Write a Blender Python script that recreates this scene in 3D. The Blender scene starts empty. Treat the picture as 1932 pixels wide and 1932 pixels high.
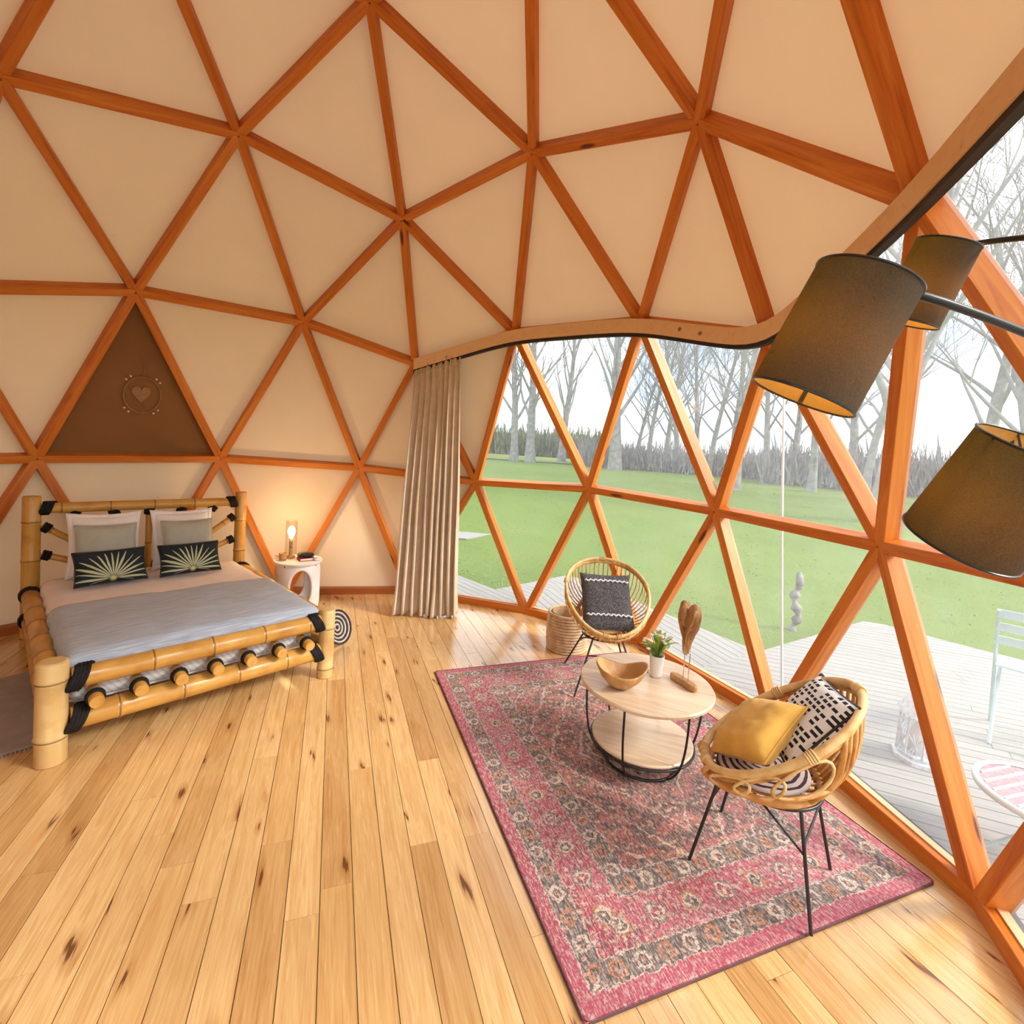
import bpy, bmesh, math, random
from mathutils import Vector, Matrix, noise
R = math.radians
PI = math.pi
scene = bpy.context.scene
col = scene.collection
random.seed(11)

# ------------------------------------------------------------------ camera
cam_d = bpy.data.cameras.new('camera')
cam = bpy.data.objects.new('camera', cam_d)
col.objects.link(cam)
cam_d.sensor_fit = 'HORIZONTAL'
cam_d.sensor_width = 36.0
cam_d.lens = 913.63 / 1932 * 36.0
cam_d.shift_x = (966 - 974.65) / 1932
cam_d.shift_y = (887.37 - 966) / 1932
cam_d.clip_start = 0.05
cam_d.clip_end = 2000
_r = Vector((0.95563347, -0.28714247, 0.06568006))
_u = Vector((-0.04939927, 0.06358929, 0.99675278))
_f = Vector((0.29038661, 0.95577487, -0.04658343))
CAM = Vector((0.588, -3.1126, 2.1378))
mw = Matrix((( _r.x, _u.x, -_f.x, CAM.x), (_r.y, _u.y, -_f.y, CAM.y), (_r.z, _u.z, -_f.z, CAM.z), (0, 0, 0, 1)))
cam.matrix_world = mw
scene.camera = cam

# ------------------------------------------------------------------ light and exposure
scene.view_settings.view_transform = 'Standard'
scene.view_settings.look = 'None'
scene.view_settings.gamma = 1.0
scene.view_settings.use_curve_mapping = False
scene.view_settings.exposure = 0.88
SKY = 2.0
world = bpy.data.worlds.new('sky')
scene.world = world
world.use_nodes = True
nt = world.node_tree
nt.nodes.clear()
wo = nt.nodes.new('ShaderNodeOutputWorld')
bg = nt.nodes.new('ShaderNodeBackground')
tc = nt.nodes.new('ShaderNodeTexCoord')
mp = nt.nodes.new('ShaderNodeMapping')
mp.inputs['Scale'].default_value = (1.0, 1.0, 3.2)
nz = nt.nodes.new('ShaderNodeTexNoise')
nz.inputs['Scale'].default_value = 2.6
nz.inputs['Detail'].default_value = 6
nz.inputs['Roughness'].default_value = 0.55
rp = nt.nodes.new('ShaderNodeValToRGB')
rp.color_ramp.elements[0].position = 0.40
rp.color_ramp.elements[0].color = (0.26, 0.335, 0.43, 1)
rp.color_ramp.elements[1].position = 0.62
rp.color_ramp.elements[1].color = (1.0, 0.99, 0.97, 1)
nt.links.new(tc.outputs['Generated'], mp.inputs['Vector'])
nt.links.new(mp.outputs['Vector'], nz.inputs['Vector'])
nt.links.new(nz.outputs['Fac'], rp.inputs['Fac'])
nt.links.new(rp.outputs['Color'], bg.inputs['Color'])
bg.inputs['Strength'].default_value = SKY
nt.links.new(bg.outputs['Background'], wo.inputs['Surface'])

sun_d = bpy.data.lights.new('sun', 'SUN')
sun_d.energy = 3.0
sun_d.angle = R(14)
sun_d.color = (1.0, 0.93, 0.82)
sun = bpy.data.objects.new('sun', sun_d)
col.objects.link(sun)
_sd = Vector((math.cos(R(-32)) * math.cos(R(34)), math.sin(R(-32)) * math.cos(R(34)), math.sin(R(34))))
sun.rotation_euler = _sd.to_track_quat('Z', 'Y').to_euler()

scene.cycles.max_bounces = 7
scene.cycles.diffuse_bounces = 5
scene.cycles.glossy_bounces = 2
scene.cycles.transmission_bounces = 4
scene.cycles.transparent_max_bounces = 12
scene.cycles.use_adaptive_sampling = True
scene.cycles.adaptive_threshold = 0.05
scene.cycles.adaptive_min_samples = 12
scene.cycles.caustics_reflective = False
scene.cycles.caustics_refractive = False
scene.cycles.sample_clamp_indirect = 6.0

# ------------------------------------------------------------------ node helper
class S:
    """a socket with arithmetic"""
    def __init__(s, g, o): s.g = g; s.o = o
    def _b(s, op, b, rev=False): return s.g.m(op, b, s) if rev else s.g.m(op, s, b)
    def __add__(s, b): return s._b('ADD', b)
    def __radd__(s, b): return s._b('ADD', b)
    def __sub__(s, b): return s._b('SUBTRACT', b)
    def __rsub__(s, b): return s._b('SUBTRACT', b, True)
    def __mul__(s, b): return s._b('MULTIPLY', b)
    def __rmul__(s, b): return s._b('MULTIPLY', b)
    def __truediv__(s, b): return s._b('DIVIDE', b)
    def __lt__(s, b): return s._b('LESS_THAN', b)
    def __gt__(s, b): return s._b('GREATER_THAN', b)
    def abs(s): return s.g.m('ABSOLUTE', s)
    def frac(s): return s.g.m('FRACT', s)
    def sin(s): return s.g.m('SINE', s)
    def min(s, b): return s._b('MINIMUM', b)
    def max(s, b): return s._b('MAXIMUM', b)
    def floor(s): return s.g.m('FLOOR', s)
    def pow(s, b): return s._b('POWER', b)
    def sqrt(s): return s.g.m('SQRT', s)

class G:
    def __init__(s, name, rough=0.6, spec=0.3):
        s.mat = bpy.data.materials.new(name)
        s.mat.use_nodes = True
        s.t = s.mat.node_tree
        s.b = s.t.nodes['Principled BSDF']
        s.out = s.t.nodes['Material Output']
        s.b.inputs['Roughness'].default_value = rough
        s.b.inputs['Specular IOR Level'].default_value = spec
    def n(s, k): return s.t.nodes.new('ShaderNode' + k)
    def put(s, sock, v):
        if isinstance(v, S): s.t.links.new(v.o, sock)
        elif isinstance(v, tuple) and len(v) == 3 and sock.type == 'RGBA': sock.default_value = (*v, 1)
        else: sock.default_value = v
    def m(s, op, a, b=None):
        x = s.n('Math'); x.operation = op
        s.put(x.inputs[0], a)
        if b is not None: s.put(x.inputs[1], b)
        return S(s, x.outputs[0])
    def coord(s, kind='Object'): return S(s, s.n('TexCoord').outputs[kind])
    def xyz(s, v):
        x = s.n('SeparateXYZ'); s.put(x.inputs[0], v)
        return [S(s, x.outputs[i]) for i in range(3)]
    def vec(s, x, y, z=0.0):
        c = s.n('CombineXYZ')
        for i, v in enumerate((x, y, z)): s.put(c.inputs[i], v)
        return S(s, c.outputs[0])
    def rnd(s): return S(s, s.n('ObjectInfo').outputs['Random'])
    def noise(s, v, scale=5.0, detail=4.0, rough=0.5, dist=0.0, colour=False):
        x = s.n('TexNoise'); s.put(x.inputs['Vector'], v)
        x.inputs['Scale'].default_value = scale; x.inputs['Detail'].default_value = detail
        x.inputs['Roughness'].default_value = rough; x.inputs['Distortion'].default_value = dist
        return S(s, x.outputs['Color' if colour else 'Fac'])
    def voro(s, v, scale=1.0, out='Distance', dims='3D', rand=1.0):
        x = s.n('TexVoronoi'); x.voronoi_dimensions = dims; s.put(x.inputs['Vector'], v)
        x.inputs['Scale'].default_value = scale; x.inputs['Randomness'].default_value = rand
        return S(s, x.outputs[out])
    def ramp(s, v, stops, interp='LINEAR'):
        x = s.n('ValToRGB'); s.put(x.inputs[0], v)
        cr = x.color_ramp; cr.interpolation = interp
        while len(cr.elements) < len(stops): cr.elements.new(0.5)
        for e, (p, c) in zip(cr.elements, stops):
            e.position = p
            e.color = (*c, 1) if isinstance(c, tuple) else (c, c, c, 1)
        return S(s, x.outputs[0])
    def mix(s, f, a, b, mode='MIX'):
        x = s.n('Mix'); x.data_type = 'RGBA'; x.blend_type = mode
        s.put(x.inputs[0], f); s.put(x.inputs[6], a); s.put(x.inputs[7], b)
        return S(s, x.outputs[2])
    def col(s, v): s.put(s.b.inputs['Base Color'], v); return s
    def bump(s, v, strength=0.3, dist=0.01):
        x = s.n('Bump'); x.inputs['Strength'].default_value = strength; x.inputs['Distance'].default_value = dist
        s.put(x.inputs['Height'], v)
        s.t.links.new(x.outputs[0], s.b.inputs['Normal']); return s
    def smooth(s, v, a, b):
        x = s.n('MapRange'); x.interpolation_type = 'SMOOTHSTEP'
        s.put(x.inputs[0], v); x.inputs[1].default_value = a; x.inputs[2].default_value = b
        return S(s, x.outputs[0])

MAT = {}
def plain(name, c, rough=0.6, spec=0.3, var=0.06, scale=6.0, bump=0.0, metal=0.0):
    g = G(name, rough, spec)
    f = g.noise(g.coord(), scale, 5)
    lo = tuple(max(0, x * (1 - var * 2)) for x in c); hi = tuple(min(1, x * (1 + var * 2)) for x in c)
    g.col(g.ramp(f, [(0.3, lo), (0.7, hi)]))
    g.b.inputs['Metallic'].default_value = metal
    if bump: g.bump(g.noise(g.coord(), scale * 6, 4), bump, 0.004)
    MAT[name] = g.mat
    return g

def mat_beam(name, a, b, d):
    g = G(name, 0.45, 0.35)
    x, y, z = g.xyz(g.coord())
    r = g.rnd()
    v = g.vec(x * 1.1 + r * 37.0, y * 16.0 + r * 11.0, z * 16.0)
    f = g.noise(v, 1.0, 6, 0.6, 1.2)
    f2 = g.noise(g.vec(x * 3.0 + r * 9.0, y * 60.0, z * 60.0), 1.0, 3)
    c = g.ramp(f, [(0.28, d), (0.46, a), (0.72, b)])
    c = g.mix(f2 * 0.25, c, d)
    kv = g.vec(x * 1.5 + r * 71.0, y * 7.0 + r * 5.0, z * 7.0)
    k = g.voro(kv, 1.0)
    kr = g.xyz(g.voro(kv, 1.0, 'Color'))[0]
    kn = g.m('MULTIPLY', g.smooth(k, 0.17, 0.09), kr > 0.6)
    c = g.mix(kn, c, (0.06, 0.018, 0.006))
    c = g.mix(0.30 * r, c, d)
    g.col(c).bump(f, 0.12, 0.004)
    MAT[name] = g.mat
mat_beam('beam_wood', (0.64, 0.195, 0.022), (0.76, 0.295, 0.050), (0.42, 0.100, 0.010))
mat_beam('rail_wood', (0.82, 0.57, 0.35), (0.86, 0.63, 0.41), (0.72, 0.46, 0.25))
mat_beam('skirting_wood', (0.36, 0.11, 0.025), (0.45, 0.15, 0.035), (0.22, 0.055, 0.012))

def mat_panel(name, c0, c1, tr, amt):
    g = G(name, 0.85, 0.15)
    r = g.rnd()
    v = g.coord()
    f = g.noise(v, 1.3, 3)
    w = g.noise(v, 240.0, 2)
    c = g.mix(g.ramp(f, [(0.3, 0.0), (0.7, 1.0)]), c0, c1)
    g.col(g.mix(r * 0.10, c, c0)).bump(w, 0.08, 0.002)
    ts = g.n('BsdfTranslucent'); ts.inputs[0].default_value = (*tr, 1)
    ms = g.n('MixShader'); ms.inputs[0].default_value = amt
    g.t.links.new(g.b.outputs[0], ms.inputs[1]); g.t.links.new(ts.outputs[0], ms.inputs[2])
    g.t.links.new(ms.outputs[0], g.out.inputs[0])
    MAT[name] = g.mat
mat_panel('canvas', (0.755, 0.60, 0.425), (0.80, 0.65, 0.475), (0.86, 0.60, 0.36), 0.105)
mat_panel('brown_cloth', (0.20, 0.088, 0.032), (0.235, 0.108, 0.042), (0.3, 0.12, 0.04), 0.05)

def mat_floor():
    g = G('pine_board', 0.25, 0.6)
    x, y, z = g.xyz(g.coord())
    r = g.rnd()
    base = g.noise(g.vec(x * 0.9 + r * 53.0, y * 13.0 + r * 17.0, r * 3.0), 1.0, 5, 0.55, 1.6)
    fine = g.noise(g.vec(x * 4.0 + r * 31.0, y * 95.0, 0.0), 1.0, 3, 0.6)
    ring = ((base * 46.0).sin() * 0.5 + 0.5)
    c = g.ramp(base, [(0.25, (0.46, 0.240, 0.080)), (0.45, (0.59, 0.355, 0.140)), (0.62, (0.65, 0.425, 0.190)), (0.8, (0.51, 0.275, 0.095))])
    c = g.mix(ring * 0.34, c, (0.44, 0.21, 0.06))
    c = g.mix(g.ramp(fine, [(0.35, 0.0), (0.7, 0.45)]), c, (0.76, 0.53, 0.28))
    tone = g.ramp(r, [(0.0, (0.82, 0.74, 0.64)), (0.3, (1.02, 1.02, 1.0)), (0.7, (1.12, 1.14, 1.16)), (1.0, (0.94, 0.88, 0.78))])
    c = g.mix(1.0, c, tone, 'MULTIPLY')
    kv = g.vec(x * 3.0 + r * 91.0 + base * 1.1, y * 11.0 + r * 7.0 + fine * 0.25 + base * 1.5, 0.0)
    k = g.voro(kv, 1.0, dims='2D')
    kr = g.xyz(g.voro(kv, 1.0, 'Color', dims='2D'))[0]
    sel = kr > 0.81
    kg = g.xyz(g.voro(kv, 1.0, 'Color', dims='2D'))[1] * 0.8 + 0.45
    halo = g.m('MULTIPLY', g.smooth(k / kg, 0.42, 0.10), sel)
    core = g.m('MULTIPLY', g.smooth(k / kg, 0.17, 0.07), sel)
    c = g.mix(halo * 0.5, c, (0.34, 0.13, 0.03))
    c = g.mix(core * 0.9, c, (0.10, 0.030, 0.008))
    g.col(c)
    g.b.inputs['Coat Weight'].default_value = 0.7
    g.b.inputs['Coat Roughness'].default_value = 0.14
    g.put(g.b.inputs['Roughness'], g.ramp(fine, [(0.2, 0.18), (0.8, 0.30)]))
    g.bump(fine, 0.05, 0.002)
    MAT['pine_board'] = g.mat
mat_floor()

def mat_deck():
    g = G('deck_board', 0.8, 0.2)
    x, y, z = g.xyz(g.coord())
    r = g.rnd()
    f = g.noise(g.vec(x * 1.2 + r * 40.0, y * 30.0 + r * 13.0, 0.0), 1.0, 5, 0.6, 0.5)
    c = g.ramp(f, [(0.25, (0.215, 0.20, 0.185)), (0.5, (0.29, 0.275, 0.255)), (0.8, (0.36, 0.34, 0.315))])
    c = g.mix(r * 0.35, c, (0.33, 0.31, 0.29))
    g.col(c).bump((y * 260.0).sin(), 0.25, 0.003)
    MAT['deck_board'] = g.mat
mat_deck()

def mat_glass():
    g = G('glazing')
    g.t.nodes.remove(g.b)
    tr = g.n('BsdfTransparent'); tr.inputs[0].default_value = (0.965, 0.975, 0.975, 1)
    df = g.n('BsdfTranslucent'); df.inputs[0].default_value = (0.95, 0.96, 1.0, 1)
    gl = g.n('BsdfGlossy'); gl.inputs['Roughness'].default_value = 0.02
    m1 = g.n('MixShader'); m1.inputs[0].default_value = 0.035
    v = g.coord()
    g.put(m1.inputs[0], g.ramp(g.noise(v, 1.2, 4), [(0.3, 0.07), (0.75, 0.125)]))
    g.t.links.new(tr.outputs[0], m1.inputs[1]); g.t.links.new(df.outputs[0], m1.inputs[2])
    lw = g.n('Fresnel'); lw.inputs[0].default_value = 1.35
    m2 = g.n('MixShader')
    g.put(m2.inputs[0], S(g, lw.outputs[0]) * 0.5)
    g.t.links.new(m1.outputs[0], m2.inputs[1]); g.t.links.new(gl.outputs[0], m2.inputs[2])
    g.t.links.new(m2.outputs[0], g.out.inputs[0])
    MAT['glazing'] = g.mat
mat_glass()

def mat_grass(name, a, b, c):
    g = G(name, 0.9, 0.1)
    v = g.coord()
    f = g.noise(v, 0.35, 5, 0.6)
    f2 = g.noise(v, 6.0, 5, 0.7)
    f3 = g.noise(v, 45.0, 3, 0.6)
    k = g.ramp(f, [(0.3, a), (0.55, b), (0.75, c)])
    k = g.mix(g.ramp(f2, [(0.35, 0.0), (0.7, 0.6)]), k, b)
    k = g.mix(g.ramp(f3, [(0.35, 0.0), (0.75, 0.5)]), k, a)
    g.col(k).bump(f3, 0.8, 0.04)
    MAT[name] = g.mat
mat_grass('lawn_grass', (0.120, 0.180, 0.032), (0.160, 0.220, 0.044), (0.215, 0.235, 0.065))
mat_grass('field_grass', (0.16, 0.20, 0.055), (0.19, 0.22, 0.065), (0.14, 0.19, 0.05))
plain('blade_grass', (0.20, 0.26, 0.065), 0.9, 0.1, 0.15, 0.5)
plain('bark', (0.25, 0.24, 0.23), 0.9, 0.1, 0.15, 3.0, 0.4)
plain('twig', (0.26, 0.25, 0.24), 0.9, 0.1, 0.1, 3.0)
plain('hedge_twig', (0.24, 0.225, 0.22), 0.9, 0.1, 0.2, 2.0)
plain('hedge_leaf', (0.15, 0.165, 0.10), 0.9, 0.1, 0.2, 2.0)
plain('dark_gasket', (0.035, 0.026, 0.026), 0.6, 0.3, 0.1)
plain('black_metal', (0.014, 0.011, 0.011), 0.4, 0.5, 0.1)
plain('black_rope', (0.012, 0.011, 0.012), 0.75, 0.2, 0.15, 40.0, 0.3)
plain('subfloor', (0.05, 0.03, 0.015), 0.9, 0.1)

def mat_bamboo(name, a, b, d, rough=0.32):
    g = G(name, rough, 0.5)
    x, y, z = g.xyz(g.coord())
    r = g.rnd()
    f = g.noise(g.vec(x * 22.0 + r * 13.0, y * 22.0, z * 2.2 + r * 7.0), 1.0, 4)
    f2 = g.noise(g.vec(x * 6.0, y * 6.0 + r * 17.0, z * 6.0), 1.0, 4)
    c = g.ramp(f, [(0.3, a), (0.7, b)])
    c = g.mix(g.ramp(f2, [(0.5, 0.0), (0.72, 0.7)]), c, d)
    q = ((z / 0.36).frac() - 0.5).abs()
    node = g.smooth(q, 0.022, 0.006)
    c = g.mix(node * 0.8, c, tuple(v * 0.35 for v in d))
    g.col(c).bump(f, 0.08, 0.003)
    MAT[name] = g.mat
mat_bamboo('bamboo', (0.50, 0.25, 0.045), (0.62, 0.35, 0.085), (0.36, 0.14, 0.022))
mat_bamboo('bamboo_pale', (0.60, 0.40, 0.155), (0.70, 0.50, 0.23), (0.42, 0.22, 0.06), 0.4)

def mat_rattan(name, a, b, d):
    g = G(name, 0.5, 0.35)
    v = g.coord()
    f = g.noise(v, 14.0, 4)
    c = g.ramp(f, [(0.3, d), (0.5, a), (0.7, b)])
    g.col(c).bump(g.noise(v, 120.0, 2), 0.2, 0.002)
    MAT[name] = g.mat
mat_rattan('rattan', (0.55, 0.27, 0.075), (0.68, 0.40, 0.15), (0.36, 0.14, 0.03))
mat_rattan('rattan_pale', (0.68, 0.45, 0.19), (0.76, 0.54, 0.27), (0.50, 0.28, 0.09))
mat_rattan('basket_weave', (0.60, 0.42, 0.25), (0.68, 0.50, 0.33), (0.44, 0.28, 0.15))

def mat_cloth(name, c, var=0.12, weave=160.0, rough=0.95, bump=0.25, soft=9.0):
    g = G(name, rough, 0.1)
    g.b.inputs['Sheen Weight'].default_value = 0.15
    v = g.coord()
    f = g.noise(v, soft, 5)
    lo = tuple(x * (1 - var) for x in c); hi = tuple(min(1, x * (1 + var)) for x in c)
    w = g.noise(v, weave, 2)
    k = g.ramp(f, [(0.3, lo), (0.7, hi)])
    k = g.mix(w * var * 2.0, k, lo)
    g.col(k).bump(w, bump, 0.003)
    MAT[name] = g.mat
mat_cloth('curtain_linen', (0.62, 0.50, 0.375), 0.08, 220.0)
mat_cloth('white_linen', (0.78, 0.70, 0.67), 0.04)
mat_cloth('pillow_white', (0.82, 0.77, 0.75), 0.04)
mat_cloth('sage_linen', (0.40, 0.39, 0.32), 0.08)
mat_cloth('yellow_velvet', (0.66, 0.38, 0.085), 0.14, 90.0)
mat_cloth('grey_rug', (0.34, 0.28, 0.24), 0.10, 60.0)
mat_cloth('stripe_white', (0.66, 0.66, 0.68), 0.05)

def mat_throw():
    g = G('throw_wool', 0.95, 0.1)
    g.b.inputs['Sheen Weight'].default_value = 0.2
    x, y, z = g.xyz(g.coord())
    w = g.noise(g.vec(x * 5.0, y * 140.0, z * 60.0), 1.0, 3)
    w2 = g.noise(g.vec(x * 120.0, y * 9.0, z * 60.0), 1.0, 2)
    k = g.ramp(w, [(0.3, (0.28, 0.325, 0.40)), (0.5, (0.39, 0.44, 0.53)), (0.72, (0.53, 0.58, 0.67))])
    k = g.mix(w2 * 0.4, k, (0.35, 0.40, 0.49))
    g.col(k).bump(w, 0.35, 0.006)
    MAT['throw_wool'] = g.mat
mat_throw()

def mat_mattress():
    g = G('mattress_stripe', 0.9, 0.15)
    x, y, z = g.xyz(g.coord())
    s = ((x * 150.0 + z * 120.0).sin() > 0.35)
    g.col(g.mix(s * 0.5, (0.74, 0.73, 0.74), (0.42, 0.43, 0.47)))
    MAT['mattress_stripe'] = g.mat
mat_mattress()

def mat_palm():
    g = G('palm_print', 0.9, 0.15)
    x, y, z = g.xyz(g.coord())
    dx = x; dy = y + 0.115
    ang = g.m('ARCTAN2', dx, dy)
    r = (dx * dx * 0.62 + dy * dy).sqrt()
    n = g.noise(g.vec(ang * 4.0, 0.0, 0.0), 1.0, 3)
    ph = (ang / 0.225 + 0.5 + (n - 0.5) * 0.9)
    q = (ph.frac() - 0.5).abs()
    taper = (1.0 - r / (0.15 + n * 0.17)).max(0.0)
    leaf = q < (taper.pow(0.7) * 0.40 * g.smooth(r, 0.0, 0.05))
    front = z > 0.0
    lim = (ang.abs() < 1.75)
    leaf = leaf * lim * front
    lc = g.ramp(q * 5.0, [(0.0, (0.60, 0.58, 0.36)), (0.5, (0.36, 0.40, 0.16)), (1.0, (0.66, 0.66, 0.46))])
    c = g.mix(leaf, (0.022, 0.028, 0.036), lc)
    core = g.smooth(r, 0.03, 0.006) * front
    c = g.mix(core, c, (0.55, 0.58, 0.20))
    g.col(c)
    MAT['palm_print'] = g.mat
mat_palm()

def mat_grey_cushion():
    g = G('grey_knit', 0.95, 0.1)
    v = g.coord()
    f = g.noise(v, 90.0, 3, 0.7)
    g.col(g.ramp(f, [(0.35, (0.035, 0.032, 0.036)), (0.5, (0.085, 0.08, 0.085)), (0.68, (0.20, 0.19, 0.195))])).bump(f, 0.6, 0.01)
    MAT['grey_knit'] = g.mat
mat_grey_cushion()

def mat_dash():
    g = G('dash_print', 0.9, 0.15)
    x, y, z = g.xyz(g.coord())
    row = (y / 0.030)
    fr = row.floor()
    off = (fr * 12.9898).sin() * 43.7
    cx = (x / 0.042 + off)
    on = ((cx.frac() - 0.5).abs() < 0.36) * ((row.frac() - 0.5).abs() < 0.27)
    h = g.noise(g.vec(cx.floor() * 3.1, fr * 7.7, 0.0), 1.0, 0)
    on = on * (h > 0.40)
    g.col(g.mix(on, (0.74, 0.72, 0.70), (0.025, 0.024, 0.03)))
    MAT['dash_print'] = g.mat
mat_dash()
def mat_swirl():
    g = G('swirl_print', 0.9, 0.15)
    x, y, z = g.xyz(g.coord())
    r = (x * x + y * y).sqrt()
    on = (r / 0.034 + g.noise(g.vec(x, y, 0.0), 9.0, 2) * 0.8).frac() < 0.42
    g.col(g.mix(on, (0.66, 0.60, 0.57), (0.10, 0.045, 0.05)))
    MAT['swirl_print'] = g.mat
mat_swirl()

def mat_rug():
    g = G('persian_rug', 0.95, 0.08)
    x, y, z = g.xyz(g.coord())
    HX, HY = 1.04, 1.45
    x0, y0 = x, y
    jx = g.noise(g.vec(x, y, 1.0), 30.0, 4, 0.75); jy = g.noise(g.vec(x, y, 21.0), 30.0, 3, 0.7)
    x = x + (jx - 0.5) * 0.065; y = y + (jy - 0.5) * 0.065
    dx = HX - x.abs(); dy = HY - y.abs()
    d = dx.min(dy)
    side = dx < dy
    t = side * y + (1.0 - side) * x
    wob = g.noise(g.vec(x, y, 0.0), 14.0, 3) * 0.020 - 0.010
    d = d + wob
    red = (0.36, 0.055, 0.070); pink = (0.47, 0.12, 0.155); cream = (0.62, 0.50, 0.42); dark = (0.070, 0.066, 0.060); rust = (0.46, 0.17, 0.075); grey = (0.16, 0.14, 0.13)
    pn = g.noise(g.vec(x, y, 3.0), 2.2, 4)
    hi = g.noise(g.vec(x, y, 0.0), 34.0, 3, 0.6)
    field = g.mix(g.ramp(pn, [(0.35, 0.0), (0.62, 1.0)]), (0.37, 0.080, 0.060), (0.47, 0.150, 0.155))
    def guard(c, d0, d1, period, ph):
        tt = (t / period + ph)
        s = (d - d0) / (d1 - d0) - 0.5
        u = tt.frac() - 0.5
        rr = (u * u * 1.3 + s * s).sqrt()
        k = g.mix(g.ramp(hi, [(0.42, 0.0), (0.55, 1.0)]), dark, grey)
        k = g.mix((rr < 0.36), k, g.mix(((tt.floor() * 0.5).frac() > 0.2), cream, rust))
        k = g.mix((rr < 0.20), k, dark)
        k = g.mix((rr < 0.09), k, rust)
        k = g.mix((s.abs() > 0.44), k, cream)
        inside = (d > d0) * (d < d1)
        return g.mix(inside, c, k)
    # field medallions: mirrored lattice of stepped diamonds
    ax = x.abs(); ay = y.abs()
    st = g.noise(g.vec(ax, ay, 0.0), 7.0, 2) * 0.16
    dm = ax * 1.25 + ay * 0.85 + st
    c = field
    dkz = g.noise(g.vec(ax, ay, 5.0), 9.0, 5, 0.7)
    c = g.mix(g.ramp(dkz, [(0.46, 0.0), (0.52, 0.9)]), c, dark)
    ring1 = ((dm * 3.4).frac() - 0.5).abs()
    c = g.mix((ring1 < 0.035), c, cream)
    vv = g.voro(g.vec(ax, ay, 0.0), 13.0, dims='2D')
    c = g.mix((vv < 0.20), c, rust)
    c = g.mix((vv < 0.11), c, cream)
    med = (dm < 0.36)
    mk = g.mix(g.ramp(dkz, [(0.42, 0.0), (0.5, 1.0)]), (0.40, 0.11, 0.06), dark)
    c = g.mix(med, c, g.mix((vv < 0.17), mk, rust))
    c = g.mix(((dm - 0.36).abs() < 0.022), c, cream)
    corner = ((ax - 0.52) * 1.2 + (ay - 0.85) * 1.0 + st) > 0.08
    c = g.mix(corner, c, g.mix((vv < 0.2), g.mix(g.ramp(hi, [(0.45, 0.0), (0.56, 1.0)]), dark, red), cream))
    # main border
    inb = d < 0.42
    bt = t / 0.20; bs = (d - 0.29) / 0.088; bu = (bt.frac() - 0.5) * 2.3
    br = (bu * bu + bs * bs).sqrt()
    bk = g.mix(g.ramp(pn, [(0.38, 0.0), (0.62, 1.0)]), (0.40, 0.030, 0.075), (0.52, 0.12, 0.17))
    bk = g.mix(g.ramp(hi, [(0.56, 0.0), (0.62, 0.8)]), bk, cream)
    bk = g.mix(g.ramp(hi, [(0.34, 0.8), (0.42, 0.0)]), bk, dark)
    odd = (bt.floor() * 0.5).frac() > 0.2
    bk = g.mix((br < 0.60), bk, g.mix(odd, rust, grey)); bk = g.mix((br < 0.46), bk, cream); bk = g.mix((br < 0.32), bk, g.mix(odd, dark, red)); bk = g.mix((br < 0.14), bk, cream)
    c = g.mix(inb, c, bk)
    c = guard(c, 0.40, 0.52, 0.115, 0.3)
    c = guard(c, 0.075, 0.185, 0.125, 0.0)
    c = g.mix((d < 0.075), c, g.mix(g.ramp(hi, [(0.4, 0.0), (0.6, 0.6)]), (0.42, 0.045, 0.10), pink))
    # filigree over the whole rug
    fa = g.voro(g.vec(x, y, 0.0), 21.0, dims='2D')
    fc = g.xyz(g.voro(g.vec(x, y, 0.0), 21.0, 'Color', dims='2D'))
    inner = d > 0.075
    c = g.mix(((fa - 0.36).abs() < 0.07) * inner * (fc[0] > 0.35) * 0.75, c, dark)
    c = g.mix((fa < 0.17) * inner * (fc[1] > 0.45) * 0.8, c, cream)
    c = g.mix((fa < 0.09) * inner, c, rust)
    # wear: pale threads
    wear = g.noise(g.vec(x0 * 135.0, y0 * 26.0, 0.0), 1.0, 3, 0.65)
    wl = g.noise(g.vec(x, y, 9.0), 1.3, 3)
    wm = g.ramp(wear, [(0.47, 0.0), (0.60, 0.72)])
    c = g.mix(wm * (wl * 0.7 + 0.50), c, (0.62, 0.52, 0.46))
    sp = g.noise(g.vec(x0, y0, 2.0), 95.0, 2, 0.6)
    c = g.mix(g.ramp(sp, [(0.50, 0.0), (0.62, 0.65)]), c, (0.10, 0.085, 0.08))
    c = g.mix(0.07, c, (0.55, 0.34, 0.33))
    g.col(c).bump(wear, 0.25, 0.003)
    MAT['persian_rug'] = g.mat
mat_rug()
plain('rug_edge', (0.12, 0.06, 0.06), 0.95, 0.1)

def mat_tabletop():
    g = G('pale_oak', 0.24, 0.55)
    x, y, z = g.xyz(g.coord())
    f = g.noise(g.vec(x * 2.0, y * 24.0, z), 1.0, 5, 0.6, 0.6)
    c = g.ramp(f, [(0.3, (0.56, 0.40, 0.25)), (0.55, (0.68, 0.53, 0.37)), (0.8, (0.74, 0.60, 0.45))])
    g.col(c).bump(f, 0.04, 0.002)
    MAT['pale_oak'] = g.mat
mat_tabletop()
def mat_driftwood(name, a, b, d, sc=9.0, dist=2.2):
    g = G(name, 0.5, 0.35)
    x, y, z = g.xyz(g.coord())
    f = g.noise(g.vec(x * 1.0, y * 1.0, z * 0.35), sc, 4, 0.55, dist)
    rg = (f * 30.0).sin() * 0.5 + 0.5
    c = g.ramp(f, [(0.3, d), (0.5, a), (0.7, b)])
    g.col(g.mix(rg * 0.5, c, d)).bump(rg, 0.3, 0.006)
    MAT[name] = g.mat
mat_driftwood('driftwood', (0.44, 0.225, 0.085), (0.56, 0.32, 0.14), (0.13, 0.045, 0.014))
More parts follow.
